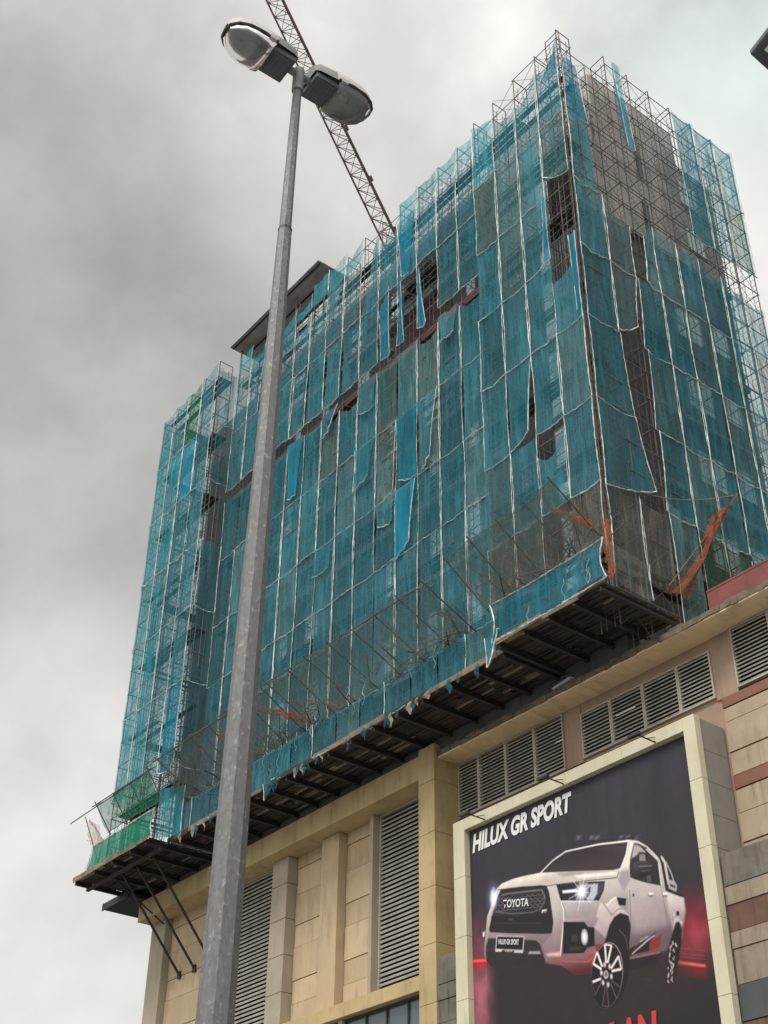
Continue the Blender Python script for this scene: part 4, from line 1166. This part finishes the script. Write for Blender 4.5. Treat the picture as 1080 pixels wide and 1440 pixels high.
# loose strips
net('narrow bright blue net strip dangling over bare concrete on the right side', (XS + .05, 39.75, 0), (XS + .05, 41.2, 0), 61.5, 68.9, SIDE, M['teal_bright'], uw=(.35, .75, .05, .5), bulge=.5, ropes='lrb', group='loose net strips', nu=11)
net('tall bright blue net peak blown up at the very top corner', (XC[1] + .7, yC - .04, 0), (XC[0], yC - .04, 0), 64.6, 68.3, FRONT, M['teal_bright'], top=(-2.2, .0), uw=(-.3, 1, .55, .95), bulge=.5, sag_t=.4, ropes='l', group='loose net strips')
net('bright blue fold hanging beside the tower corner under the open bay', (XR - .6, yC - .1, 0), (XR + .05, yC - .1, 0), 45.3, 51.4, FRONT, M['teal_bright'], uw=(.5, 1.0, .3, 1), bot=(.9, 0), bulge=.4, ropes='lr', group='loose net strips')
net('bright blue strip gathered against the post left of the open corner bay', (XC[2] + .9, yC - .1, 0), (XC[1] + .1, yC - .1, 0), 50.9, 55.5, FRONT, M['teal_bright'], uw=(.5, 1, .75, 1.0), bulge=.5, ropes='lrb', group='loose net strips')
# --- lower nets of the corner block and the right side
for k in range(4):
    a, c_ = (XC[k + 1], yC, 0), (XC[k], yC, 0)
    if k == 1: continue
    net(f'grey brown net low on the tower corner front, {ORD[k + 1]} bay left of the corner', a, c_, 32.6, 36.0, FRONT, M['grey'], ropes='lr', rr=.016, bulge=.9, fold=.3, group='low nets at the tower corner')
low = [('grey', 'grey brown'), ('grey', 'dark grey'), ('brown', 'dusty brown'), ('green_dark', 'brownish green'), ('green_dark', 'mossy green'), ('green_dark', 'dark green'), ('green_dark', 'deep green'), ('teal_grey', 'faded teal')]
for k in range(8):
    a, c_ = (XS, YS[k], 0), (XS, YS[k + 1], 0)
    net(f'{low[k][1]} net at the foot of the right side, {ORD[k + 1]} bay right of the corner', a, c_, 29.6 if k > 1 else 31.6, 36.0 + (.6 if k == 2 else -.2 * max(0, k - 3)), SIDE, M[low[k][0]], top=(0, -.2), sag_t=.2, bulge=.7, fold=.28, ropes='lr', rr=.022, group='low nets on the right side')

# ------------------------------------------------------------------ catch decks
def deck(label, x0, x1, y0, y1, z, beam_x, loc, edge_r=False):
    root = thing('catch_deck', label, 'deck', loc, 'timber decks under the scaffold')
    rs_ = random.Random(int(abs(x0) * 10)); mb = MB(); mb.cur = 0
    y = y0 + .1
    while y < y1:
        w = rs_.uniform(.16, .24); x = x0 + rs_.uniform(0, .3)
        while x < x1 - .2:
            L = min(rs_.uniform(1.6, 3.8), x1 - x)
            if rs_.random() < .94:
                mb.cur = 1 if rs_.random() < .12 else 0
                mb.box(x, x + L - .03, y, y + w, z + .10 + rs_.uniform(0, .05), z + .17 + rs_.uniform(0, .03))
            x += L
        y += w + rs_.uniform(.012, .05)
    mb.cur = 2; mb.box(x0 + .05, x1 - .05, y0 + .15, y1, z + .205, z + .23)
    mb.build('deck_boards', [M['plank'], M['plank_light'], M['void_shade']], root)
    for x in beam_x:
        mb = MB(); mb.box(x - .09, x + .09, y0 - .02, y1, z - .16, z - .13); mb.box(x - .02, x + .02, y0 - .02, y1, z - .13, z + .06); mb.box(x - .09, x + .09, y0 - .02, y1, z + .06, z + .095)
        mb.build('beam', M['dark_steel'], root)
    for y in np.arange(y0 + .9, y1, 1.1):
        mb = MB(); mb.box(x0, x1, y, y + .07, z + .02, z + .098)
        mb.build('bearer', M['dark_steel'], root)
    x = x0 - .1
    while x < x1:
        L = min(rs_.uniform(1.5, 3.4), x1 + .1 - x)
        mb = MB(); dz = rs_.uniform(-.04, .05)
        mb.obox((x, y0 - .06 + rs_.uniform(-.03, .02), z + .05 + dz), (L - .04, 0, rs_.uniform(-.04, .04)), (0, .05, 0), (0, -.02, rs_.uniform(.16, .30)))
        mb.build('edge_board', M['plank_light'] if rs_.random() < .65 else M['plank'], root); x += L
    return root


dm = deck('long dark timber deck along the main tower front above the ochre band', -64.8, -36.36, 34.4, 38.9, 29.5, [-36.5 - 1.83 * k for k in range(16)], (-51, 34.5, 29.5))
ns = MB(); rq = random.Random(77)
for k in range(46):
    x = rq.uniform(-64, -37.8); L = rq.uniform(.2, .75); w_ = rq.uniform(.04, .16); y = 34.33 - rq.uniform(0, .05)
    ns.cur = 0 if rq.random() < .6 else 1
    ns.grid([[(x + w_ * (i - 1) + .06 * math.sin(j * 1.3 + k), y - .05 * math.sin(j * .9 + i), 29.68 - L * j / 5 * (1 - .25 * abs(i - 1))) for j in range(6)] for i in range(3)])
tag(ns.build('net_scraps', [M['teal'], M['rope_dirty']]), 'shredded net scraps and rope ends hanging along the long deck edge', 'scraps', kind='stuff')
dr = deck('raised dark timber deck jutting out under the blue parapet net at the tower corner', -36.3, -30.05, 33.9, 38.3, 29.62, [-36.2, -34.7, -33.2, -31.7, -30.2], (-33, 34, 29.6))
dl = deck('far left timber deck on three slanting steel struts under the green net', -74.0, -65.0, 33.15, 38.2, 29.45, [-73.8, -71.4, -69.2, -67, -65.2], (-70, 33.2, 29.4))
mb = MB(); mb.box(-73.9, -64.9, 33.95, 34.13, 29.1, 29.28); mb.build('edge_beam', M['dark_steel'], dl)
mb = MB(); mb.box(-76.0, -72.6, 36.2, 39.0, 29.0, 29.2); mb.box(-76.0, -72.6, 36.15, 36.2, 28.9, 29.34); mb.build('lower_platform', M['dark_steel'], dl)
for (xb, zb, xt, yt) in ((-69.9, 24.1, -70.3, 34.5), (-68.2, 24.1, -68.5, 34.45), (-66.4, 24.1, -66.5, 34.4)):
    mb = MB(); mb.tube((xt, yt, 29.27), (xb, 38.72, zb), .085, 6); mb.box(xb - .16, xb + .16, 38.66, 38.76, zb - .2, zb + .2); mb.build('strut', M['dark_steel'], dl)
mb = MB(); mb.tube((-71.4, 34.6, 29.3), (-71.5, 38.2, 27.4), .05, 5); mb.build('strut', M['dark_steel'], dl)

# parapet nets of the decks
for k in range(14):
    x1 = -37.0 - k * 1.97; x0 = x1 - 1.97
    net(f'teal skirt net above the long deck, {ORD[k + 1]} from its right end', (x0, 34.46, 0), (x1, 34.46, 0), 29.72, 31.6, FRONT, M['teal'] if k % 5 else M['teal_grey'], sag_t=.12, sag_b=.1, ropes='b' + ('l' if k % 3 == 0 else ''), rr=.024, nv=8, group='skirt nets along the long deck')
net('blue parapet net along the front edge of the raised deck', (-36.6, 33.9, 0), (-29.75, 33.9, 0), 29.85, 31.75, FRONT, M['teal_para'], ropes='lrbt', nu=40, nv=9, bulge=.3, sag_b=.05, sag_t=.1, fold=.12, rr=.03, name='parapet_net', group='deck parapet nets')
net('teal parapet net on the short right end of the raised deck', (-29.7, 33.95, 0), (-29.9, 36.6, 0), 29.85, 31.6, SIDE, M['grey'], ropes='r', nv=8, rr=.02, name='parapet_net', group='deck parapet nets')
net('bright green parapet net along the front of the far left deck', (-72.6, 33.22, 0), (-64.6, 33.22, 0), 29.68, 31.25, FRONT, M['green_solid'], ropes='lrbt', nu=40, nv=9, bulge=.3, sag_b=.05, fold=.1, rr=.026, name='parapet_net', bot=(.0, .0), uw=(-.03, 1, .05, 1), group='deck parapet nets')
net('teal net behind the frames at the right end of the far left deck', (-64.9, 33.5, 0), (-63.4, 34.4, 0), 29.7, 32.6, FRONT, M['teal_sky'], ropes='r', nv=8, rr=.024, group='deck parapet nets', name='parapet_net')
net('bright blue cloth tail hanging off the left corner of the raised deck', (-37.0, 33.85, 0), (-35.9, 33.8, 0), 29.15, 30.25, FRONT, M['teal_bright'], bot=(-.35, 1.2), uw=(.1, .8, 0, 1), bulge=.5, ropes='lrb', nv=8, rr=.024, name='cloth_tail', group='cloth tails under the decks')
net('small teal cloth tail hanging under the long deck edge', (-54.9, 34.3, 0), (-53.8, 34.3, 0), 28.95, 29.7, FRONT, M['teal'], bot=(-.2, .75), uw=(.2, .7, 0, 1), ropes='lr', nv=6, rr=.02, name='cloth_tail', group='cloth tails under the decks')
q = hit(793, 957, 1, 37.6)
mb = MB(); mb.obox((q.x - .55, 37.35, 28.86), (1.1, 0, .12), (0, .5, .1), (0, .03, .06)); tag(mb.build('plastic_sheet', M['white']), 'small crumpled white sheet lying on the cornice edge below the raised deck', 'sheet')

# ------------------------------------------------------------------ catch fans (outward leaning poles with nets)
def fan(label, xs_, y0, z0, dy, dz, mat, loc, sag=.5, rail=True, dirv=(0, -1, 0), skip=(), lenv=None):
    root = thing('catch_fan', label, 'fan', loc, 'catch fans leaning out from the scaffold')
    rs_ = random.Random(int(abs(xs_[0]) * 7))
    tips = []
    for i, x in enumerate(xs_):
        mb = MB(); k = 1.0 + rs_.uniform(-.05, .08)
        a = Vector((x, y0 + .2, z0 - .12)); t_ = Vector((x + rs_.uniform(-.12, .12), y0 + dirv[1] * dy * k, z0 + dz * k)); tips.append(t_)
        mb.tube(a, t_ + (t_ - a).normalized() * rs_.uniform(.1, .35), .036, 5); mb.build('fan_pole', M['rust'], root)
    mb = MB()
    if rail:
        mb.tube(tips[0] + Vector((.5, 0, .03)), tips[-1] - Vector((.5, 0, -.03)), .034, 5); mb.build('tip_rail', M['rust'], root)
    rows = 9; P = []
    for i in range(len(xs_) - 1):
        for s in range(4 if i < len(xs_) - 2 else 5):
            u = s / 4; row = []
            a = Vector((xs_[i] + (xs_[i + 1] - xs_[i]) * u, y0, z0)); t_ = tips[i] + (tips[i + 1] - tips[i]) * u
            for j in range(rows):
                v = j / (rows - 1); p = a + (t_ - a) * v
                p.z -= sag * math.sin(math.pi * v) * (.5 + .5 * math.sin(math.pi * u)) + .12 * pnoise(Vector((p.x * .9, v * 3, 3.3)))
                row.append(tuple(p))
            P.append(row)
    mb = MB(); mb.grid(P); o = mb.build('fan_net', mat, root, smooth=True)
    rb = MB(); rb.path([Vector(r[-1]) for r in P], .022); rb.path([Vector(r[0]) + Vector((0, -.03, 0)) for r in P], .03)
    rb.build('hem_rope', M['rope_dirty'], o)
    return root, tips


fx = [-39.5 - 1.83 * k for k in range(8)]
f1, t1 = fan('grey netted catch fan of slanting poles along the right half of the long deck', fx, 35.5, 32.45, 2.9, 1.35, M['fan'], (-46, 35.5, 32.4), sag=.8)
fx = [-53.0 - 1.83 * k for k in range(7)]
f2, t2 = fan('sagging dusty catch fan with orange torn strips near the street lamp pole', fx, 35.5, 32.3, 2.8, 1.6, M['fan'], (-58, 35.5, 32.3), sag=1.2)
fx = [-31.0 - 1.83 * k for k in range(5)]
f3, t3 = fan('grey catch fan of rusty poles above the raised corner deck', fx, 35.2, 32.9, 2.6, 1.7, M['fan'], (-34, 35.2, 32.9), rail=False, sag=.8)
fx = [-65.6 - 2.15 * k for k in range(4)]
f4, t4 = fan('green netted catch fan at the far left end above the green parapet', fx, 34.0, 32.3, 1.0, 1.4, M['green'], (-69, 34, 32.3), sag=.35)
# orange torn strips
def sail(label, pts, mat, group='torn orange nets', n=15, name='orange_net'):
    """torn net between four space points: bellied, creased lengthwise, ragged along its edges"""
    A, B_, C_, D_ = [Vector(p) for p in pts]; P = []
    nrm = (B_ - A).cross(C_ - A).normalized(); sz = min((B_ - A).length, (C_ - D_).length, 1.0); sz = max(sz, .35)
    for i in range(n):
        u = i / (n - 1); row = []
        for j in range(n * 2):
            v = j / (n * 2 - 1); e_ = abs(2 * u - 1) ** 4
            uu = u + (pnoise(Vector((v * 14, u * 2, A.x))) * .28 + pnoise(Vector((v * 40, u, A.z))) * .12) * e_
            p = (A * (1 - uu) + B_ * uu) * (1 - v) + (D_ * (1 - uu) + C_ * uu) * v
            p = p + nrm * (sz * .35 * math.sin(math.pi * u) * math.sin(math.pi * v) + sz * .30 * pnoise(Vector((u * 5, v * 2.2, A.x))) + sz * .12 * pnoise(Vector((u * 12, v * 6, A.y))))
            p.z -= .25 * math.sin(math.pi * v) * sz; row.append(tuple(p))
        P.append(row)
    mb = MB(); mb.grid(P); o = mb.build(name, mat, None, smooth=True); return tag(o, label, 'net', group)


sail('long orange torn net drooping from a pole at the right of the corner', [(-30.3, 44.1, 38.7), (-30.4, 41.9, 36.5), (-30.5, 39.6, 31.3), (-30.45, 38.6, 31.4)], M['orange'])
pr_ = MB(); pr_.tube((-30.35, 44.4, 39.05), (-30.5, 38.5, 31.6), .04, 5); tag(pr_.build('slanting_pole', M['rust']), 'slanting rusty pole holding the long orange net at the right of the corner', 'pole')
rp = MB(); rp.path([(-30.35 - .2 * math.sin(i / 12 * 3.14), 35.3 + 9.1 * i / 12, 35.6 + 3.4 * i / 12 - .5 * math.sin(i / 12 * 3.14)) for i in range(13)], .025); tag(rp.build('guy_rope', M['rope_dirty']), 'pale rope strung from the tower corner to the slanting pole tip', 'rope')
sail('orange torn net strip running down the corner post to the raised deck', [(-30.75, 35.0, 33.6), (-30.3, 34.95, 33.4), (-29.45, 34.0, 29.95), (-29.8, 34.0, 29.85)], M['orange'])
sail('small orange net scrap on the fan pole just left of the corner', [(-32.2, 33.4, 34.5), (-31.9, 33.3, 33.9), (-30.9, 34.6, 33.2), (-31.1, 34.7, 33.7)], M['orange'])
sail('orange net strip on the fan poles midway along the long deck', [(-54.6, 33.0, 33.9), (-54.2, 33.0, 33.4), (-51.5, 34.8, 32.0), (-51.6, 34.9, 32.5)], M['orange'])
sail('orange net strip on the fan poles close beside the street lamp pole', [(-58.6, 33.3, 33.9), (-58.3, 33.2, 33.3), (-56.1, 34.9, 32.0), (-56.3, 35.0, 32.5)], M['orange'])
sail('dusty tan cloth scrap lodged on the fan left of the raised deck', [(-40.6, 34.6, 33.6), (-39.2, 34.5, 33.9), (-39.0, 35.2, 32.8), (-40.4, 35.2, 32.7)], M['brown'], name='cloth_scrap', group='cloth scraps on the fans')
sail('thin orange net hanging from the pole tip at the far left end', [(-75.6, 34.0, 34.4), (-72.8, 33.7, 32.9), (-72.8, 34.0, 31.3), (-74.6, 34.0, 32.5)], M['orange_thin'])
pr_ = MB(); pr_.tube((-75.6, 33.02, 33.72), (-66.0, 33.0, 33.8), .035, 5); pr_.tube((-74.6, 33.5, 34.0), (-73.0, 34.1, 30.6), .03, 5); tag(pr_.build('outrigger_pole', M['rust']), 'rusty outrigger pole sticking out past the far left end of the tower', 'pole')
# rusty clutter in the hole beside the corner above the raised deck
cl = MB(); rc = random.Random(8)
for k in range(26):
    p = Vector((-32.6 + rc.uniform(-1.0, 1.0), 35.6 + rc.uniform(0, 1.1), 32.5 + rc.uniform(0, 3.2))); d = Vector((rc.uniform(-1, 1), rc.uniform(-.5, .5), rc.uniform(-1, 1))).normalized() * rc.uniform(.7, 1.5)
    cl.tube(p, p + d, .035, 4)
tag(cl.build('loose_tubes', M['rust']), 'tangle of rusty loose tubes in the open bay above the raised deck', 'tubes', kind='stuff')
for (xa, xb, n_, lb) in ((-39, -53, 46, 'tangle of rusty tubes and rope tails along the foot of the right catch fan'), (-53, -64.5, 40, 'tangle of rusty tubes and rope tails along the foot of the sagging catch fan'), (-30.9, -37.5, 34, 'tangle of rusty tubes along the foot of the corner catch fan')):
    cl = MB(); rc = random.Random(n_)
    for k in range(n_):
        p = Vector((rc.uniform(xa, xb), 35.45 + rc.uniform(-.7, .5), 32.3 + rc.uniform(-.5, .9)))
        if k % 6 == 2:
            cl.cur = 1; cl.path([p + Vector((.12 * math.sin(i * 1.7 + k), -.1, -.22 * i)) for i in range(6)], .018)
        else:
            cl.cur = 0; d = Vector((rc.uniform(-1, 1), rc.uniform(-1, .2), rc.uniform(-.4, .8))).normalized() * rc.uniform(.8, 2.1); cl.tube(p, p + d, .03, 4)
    tag(cl.build('loose_tubes', [M['rust'], M['rope']]), lb, 'tubes', kind='stuff')
# podium roof upstand at the right, dusty maroon
mb = MB(); mb.box(-29.2, 2, 39.3, 39.6, 28.81, 30.95); mb.box(-29.2, 2, 39.28, 39.62, 30.952, 31.05); tag(mb.build('roof_upstand', M['maroon_dusty']), 'dusty maroon parapet wall on the podium roof at the right', 'wall')

# ------------------------------------------------------------------ tower crane behind
cr = thing('tower_crane', 'brown lattice tower crane whose jib rises behind the tower and street lamp', 'crane', (-66.9, 66, 0))
J0 = Vector((-66.9, 65.9, 68.5)); J1 = Vector((-63.5, 48, 89.0)); J2 = J1 + (Vector((-60.8, 34, 105)) - J1) * 1.6


def lattice(mb, A, B_, w, nseg, side=Vector((1, 0, 0)), tri=True, rc_=.075, rl=.03):
    d = (B_ - A).normalized(); s = side - d * side.dot(d); s.normalize(); n = d.cross(s)
    offs = [s * -w / 2 + n * -w * .4, s * w / 2 + n * -w * .4, n * w * .45] if tri else [s * w / 2 * a + n * w / 2 * b for a, b in ((-1, -1), (1, -1), (1, 1), (-1, 1))]
    for o in offs: mb.tube(A + o, B_ + o, rc_, 6)
    m_ = len(offs)
    for i in range(nseg):
        p = A + (B_ - A) * (i / nseg); q = A + (B_ - A) * ((i + 1) / nseg)
        for k in range(m_):
            a, c_ = offs[k], offs[(k + 1) % m_]
            mb.tube(p + a, p + c_, rl, 4, cap=False)
            mb.tube(p + a, q + c_, rl, 4, cap=False)
            if k == 0: mb.tube(p + c_, q + a, rl, 4, cap=False)


fwdv = (J2 - J0).normalized()
sidev = (CAM - J1).cross(fwdv).normalized()
mb = MB(); lattice(mb, J0, J2, 1.5, 44, Vector((.98, .2, 0)).normalized(), True, .085, .032)
jib = mb.build('jib', M['crane'], cr)
mb = MB()
s_ = Vector((.98, .2, 0)).normalized(); nn = fwdv.cross(s_)
mb.tube(J0 - nn * .3 + s_ * .55, J2 - nn * .3 + s_ * .55, .055, 5)
for k in (.42, .5, .58, .66, .8): 
    p = J0 + (J2 - J0) * k + s_ * .5 - nn * .3; mb.obox(p, s_ * .3, nn * .25, fwdv * .5)
mb.build('hoist_line', M['crane'], jib)
mb = MB(); lattice(mb, Vector((-66.9, 66, 0)), Vector((-66.9, 66, 67.5)), 2.0, 34, Vector((1, 0, 0)), False, .09, .035); mb.build('mast', M['crane'], cr)
mb = MB(); mb.box(-68.4, -65.4, 64.6, 71.5, 67.5, 68.2); mb.box(-68.2, -65.6, 69.6, 71.4, 68.21, 70.2); mb.build('slewing_deck', M['crane_dark'], cr)
mb = MB(); mb.box(-65.3, -64.0, 64.2, 66.0, 67.6, 69.8); cb_ = mb.build('cab', M['crane_dark'], cr, bevel=.06)
mb = MB(); mb.box(-65.1, -64.2, 64.12, 64.19, 68.4, 69.6); mb.build('cab_window', M['glass_dark'], cb_)
mb = MB(); mb.tube((-66.9, 70.5, 68.2), (-66.9, 67.5, 78), .1, 6); mb.tube((-66.9, 66.5, 68.2), (-66.9, 67.5, 78), .1, 6); mb.tube((-66.9, 67.5, 78), J0 + (J2 - J0) * .44 + nn * .6, .025, 4); mb.build('a_frame', M['crane'], cr)

# ------------------------------------------------------------------ street lamp, twin heads
base = Vector((-6.035, 3.545, 0)); topp = Vector((-5.998, 3.612, 10.98))
def axis(z): return base + (topp - base) * (z / 10.98)
sl = thing('street_lamp', 'tall grey galvanised street lamp with two lamp heads back to back', 'street lamp', (base.x, base.y, 0))
def octa(z0, z1, r0, r1, rot=.15, n=8):
    mb = MB(); A, B_ = axis(z0), axis(z1); k = len(mb.v)
    for p, r in ((A, r0), (B_, r1)):
        for i in range(n):
            a = 2 * math.pi * i / n + rot; mb.v.append((p.x + math.cos(a) * r, p.y + math.sin(a) * r, p.z))
    for i in range(n):
        j = (i + 1) % n; mb.f.append((i, j, n + j, n + i)); mb.mi.append(0)
    mb.f.append(tuple(reversed(range(n)))); mb.mi.append(0); mb.f.append(tuple(range(n, 2 * n))); mb.mi.append(0)
    return mb
lower = octa(0, 9.12, .125, .0525).build('lower_pole', M['galv'], sl)
for an_ in (-.62,):
    mb = MB(); a_, b_ = axis(.4), axis(9.0); mb.tube((a_.x + math.cos(an_) * .1165, a_.y + math.sin(an_) * .1165, a_.z), (b_.x + math.cos(an_) * .0505, b_.y + math.sin(an_) * .0505, b_.z), .0045, 5); mb.build('weld_seam', M['galv'], lower)
octa(.0, .35, .17, .17).build('base_sleeve', M['galv'], lower); octa(2.93, 3.0, .104, .104).build('joint_band', M['galv'], lower)
upper = octa(9.10, 10.86, .0475, .036).build('upper_pole', M['galv'], sl)
octa(9.105, 9.13, .0545, .0545).build('joint_ring', M['black_metal'], upper)
mb = octa(10.78, 11.06, .05, .048, n=12); spig = mb.build('spigot_cap', M['grey_housing'], sl, bevel=.006)
for s in (-1, 1):
    mb = MB(); mb.tube((topp.x, topp.y, 10.99), (topp.x - .0 * s, topp.y + s * .16, 11.0), .034, 10); mb.build('spigot_arm', M['grey_housing'], spig)


def lamp_head(s):
    """s: +1 towards +Y, -1 towards -Y; tray near the pole, clear bowl at the outer end"""
    o = Vector((topp.x, topp.y + s * .09, 11.0)); ax = Vector((.035 * s, s, .02)).normalized(); sd_ = Vector((1, -.035, 0)).normalized(); Zv = Vector((0, 0, 1))
    def L(a, w, h): return o + ax * (a * .79) + sd_ * w * 1.02 + Zv * h * 1.1
    # canopy: lofted shell, profile along a
    sta = [(0.0, .125, .115), (.05, .145, .15), (.26, .155, .17), (.40, .165, .175), (.58, .158, .165), (.70, .125, .14), (.76, .085, .105), (.785, .04, .06)]
    mb = MB(); P = []
    for a, w, h in sta:
        row = []
        for i in range(9):
            t_ = math.pi * i / 8; row.append(tuple(L(a, -math.cos(t_) * w, .0 + (math.sin(t_) ** .55) * h)))
        P.append(row)
    mb.grid(P); mb.poly([P[0][i] for i in range(9)])
    mb.mi = []; nq = 8
    for k in range(len(mb.f)): mb.mi.append(1 if (k // nq < 2 or k == len(mb.f) - 1) else 0)
    hd = mb.build('lamp_head', [M['pale_housing'], M['grey_housing']], sl, smooth=True)
    # gear tray (dark box near the pole)
    mb = MB(); mb.obox(L(.02, -.125, -.055), ax * .21, sd_ * .255, Zv * .06); mb.obox(L(.05, -.105, -.068), ax * .165, sd_ * .22, Zv * .013)
    for k in range(3): mb.obox(L(.08 + .06 * k, -.09, -.075), ax * .02, sd_ * .18, Zv * .007)
    mb.build('gear_tray', M['dark_housing'], hd, bevel=.006)
    # rim
    mb = MB(); rim = [L(.28, -.165, 0), L(.45, -.172, 0), L(.6, -.162, 0), L(.71, -.125, 0), L(.775, -.07, 0), L(.79, 0, 0), L(.775, .07, 0), L(.71, .125, 0), L(.6, .162, 0), L(.45, .172, 0), L(.28, .165, 0), L(.28, 0, 0), L(.28, -.165, 0)]
    mb.path(rim, .013, 6); mb.build('rim', M['black_metal'], hd)
    # reflector inside
    mb = MB(); P = []
    for a, w, h in ((.30, .12, .03), (.33, .125, .085), (.5, .13, .10), (.62, .12, .085), (.69, .085, .03)):
        P.append([tuple(L(a, -math.cos(math.pi * i / 8) * w, -.005 + math.sin(math.pi * i / 8) * h)) for i in range(9)])
    mb.grid(P); mb.tube(L(.36, 0, .03), L(.52, 0, .03), .03, 10, r2=.022); mb.tube(L(.32, 0, .03), L(.36, 0, .03), .02, 8); mb.build('reflector', M['reflector'], hd, smooth=True)
    # bowl: two-sided thin clear shell below the rim
    mb = MB(); P = []
    for a, w, h in ((.285, .158, .05), (.31, .16, .10), (.40, .165, .125), (.52, .165, .125), (.63, .15, .105), (.72, .11, .075), (.77, .06, .035)):
        P.append([tuple(L(a, -math.cos(math.pi * i / 12) * w, -.004 - (math.sin(math.pi * i / 12) ** .5) * h)) for i in range(13)])
    mb.grid(P); mb.poly(list(reversed(P[0]))); mb.build('glass_bowl', M['bowl'], hd, smooth=True)
    for w in (-.17, .17):
        mb = MB(); mb.obox(L(.30, w - .014, -.02), ax * .06, sd_ * .028, Zv * .045); mb.obox(L(.27, w - .008, .0), ax * .05, sd_ * .016, Zv * .02); mb.build('latch', M['pale_housing'], hd, bevel=.003)


lamp_head(-1); lamp_head(1)

# flat lamp at the right edge of the view, on its own pole
tip = hit(1055, 77, 2, 10.0)
rl = thing('flat_street_lamp', 'flat dark lamp head cut off by the right edge of the photo', 'street lamp', (tip.x + 1.5, tip.y + .9, 0))
ax = Vector((.97, -.24, 0)); ay = Vector((-.04, 1, 0)); Zv = Vector((0, 0, 1)); o = Vector((tip.x, tip.y, 10.0))
mb = MB(); mb.obox(o, ax * .62, ay * .30, Zv * .055); mb.obox(o + ax * .62 + ay * .06, ax * .18, ay * .18, Zv * .05); hd = mb.build('lamp_head', M['dark_housing'], rl, bevel=.012)
mb = MB(); mb.obox(o + ax * .10 + ay * .07 - Zv * .012, ax * .42, ay * .03, Zv * .011); mb.build('lens', M['white'], hd)
mb = MB(); mb.obox(o + ax * .10 + ay * .18 - Zv * .012, ax * .42, ay * .03, Zv * .011); mb.build('lens', M['white'], hd)
e = o + ax * .78 + ay * .15 + Zv * .02; pb = Vector((tip.x + 1.5, tip.y + .9, 0))
mb = MB(); mb.path([e, e + (Vector((pb.x, pb.y, e.z)) - e) * .6 + Zv * .05, Vector((pb.x, pb.y, 9.85)), Vector((pb.x, pb.y, 9.2))], .035, 8); mb.build('arm', M['galv'], rl, smooth=True)
mb = MB(); mb.tube(pb, pb + Zv * 9.4, .09, 10, r2=.05); mb.build('pole', M['galv'], rl)
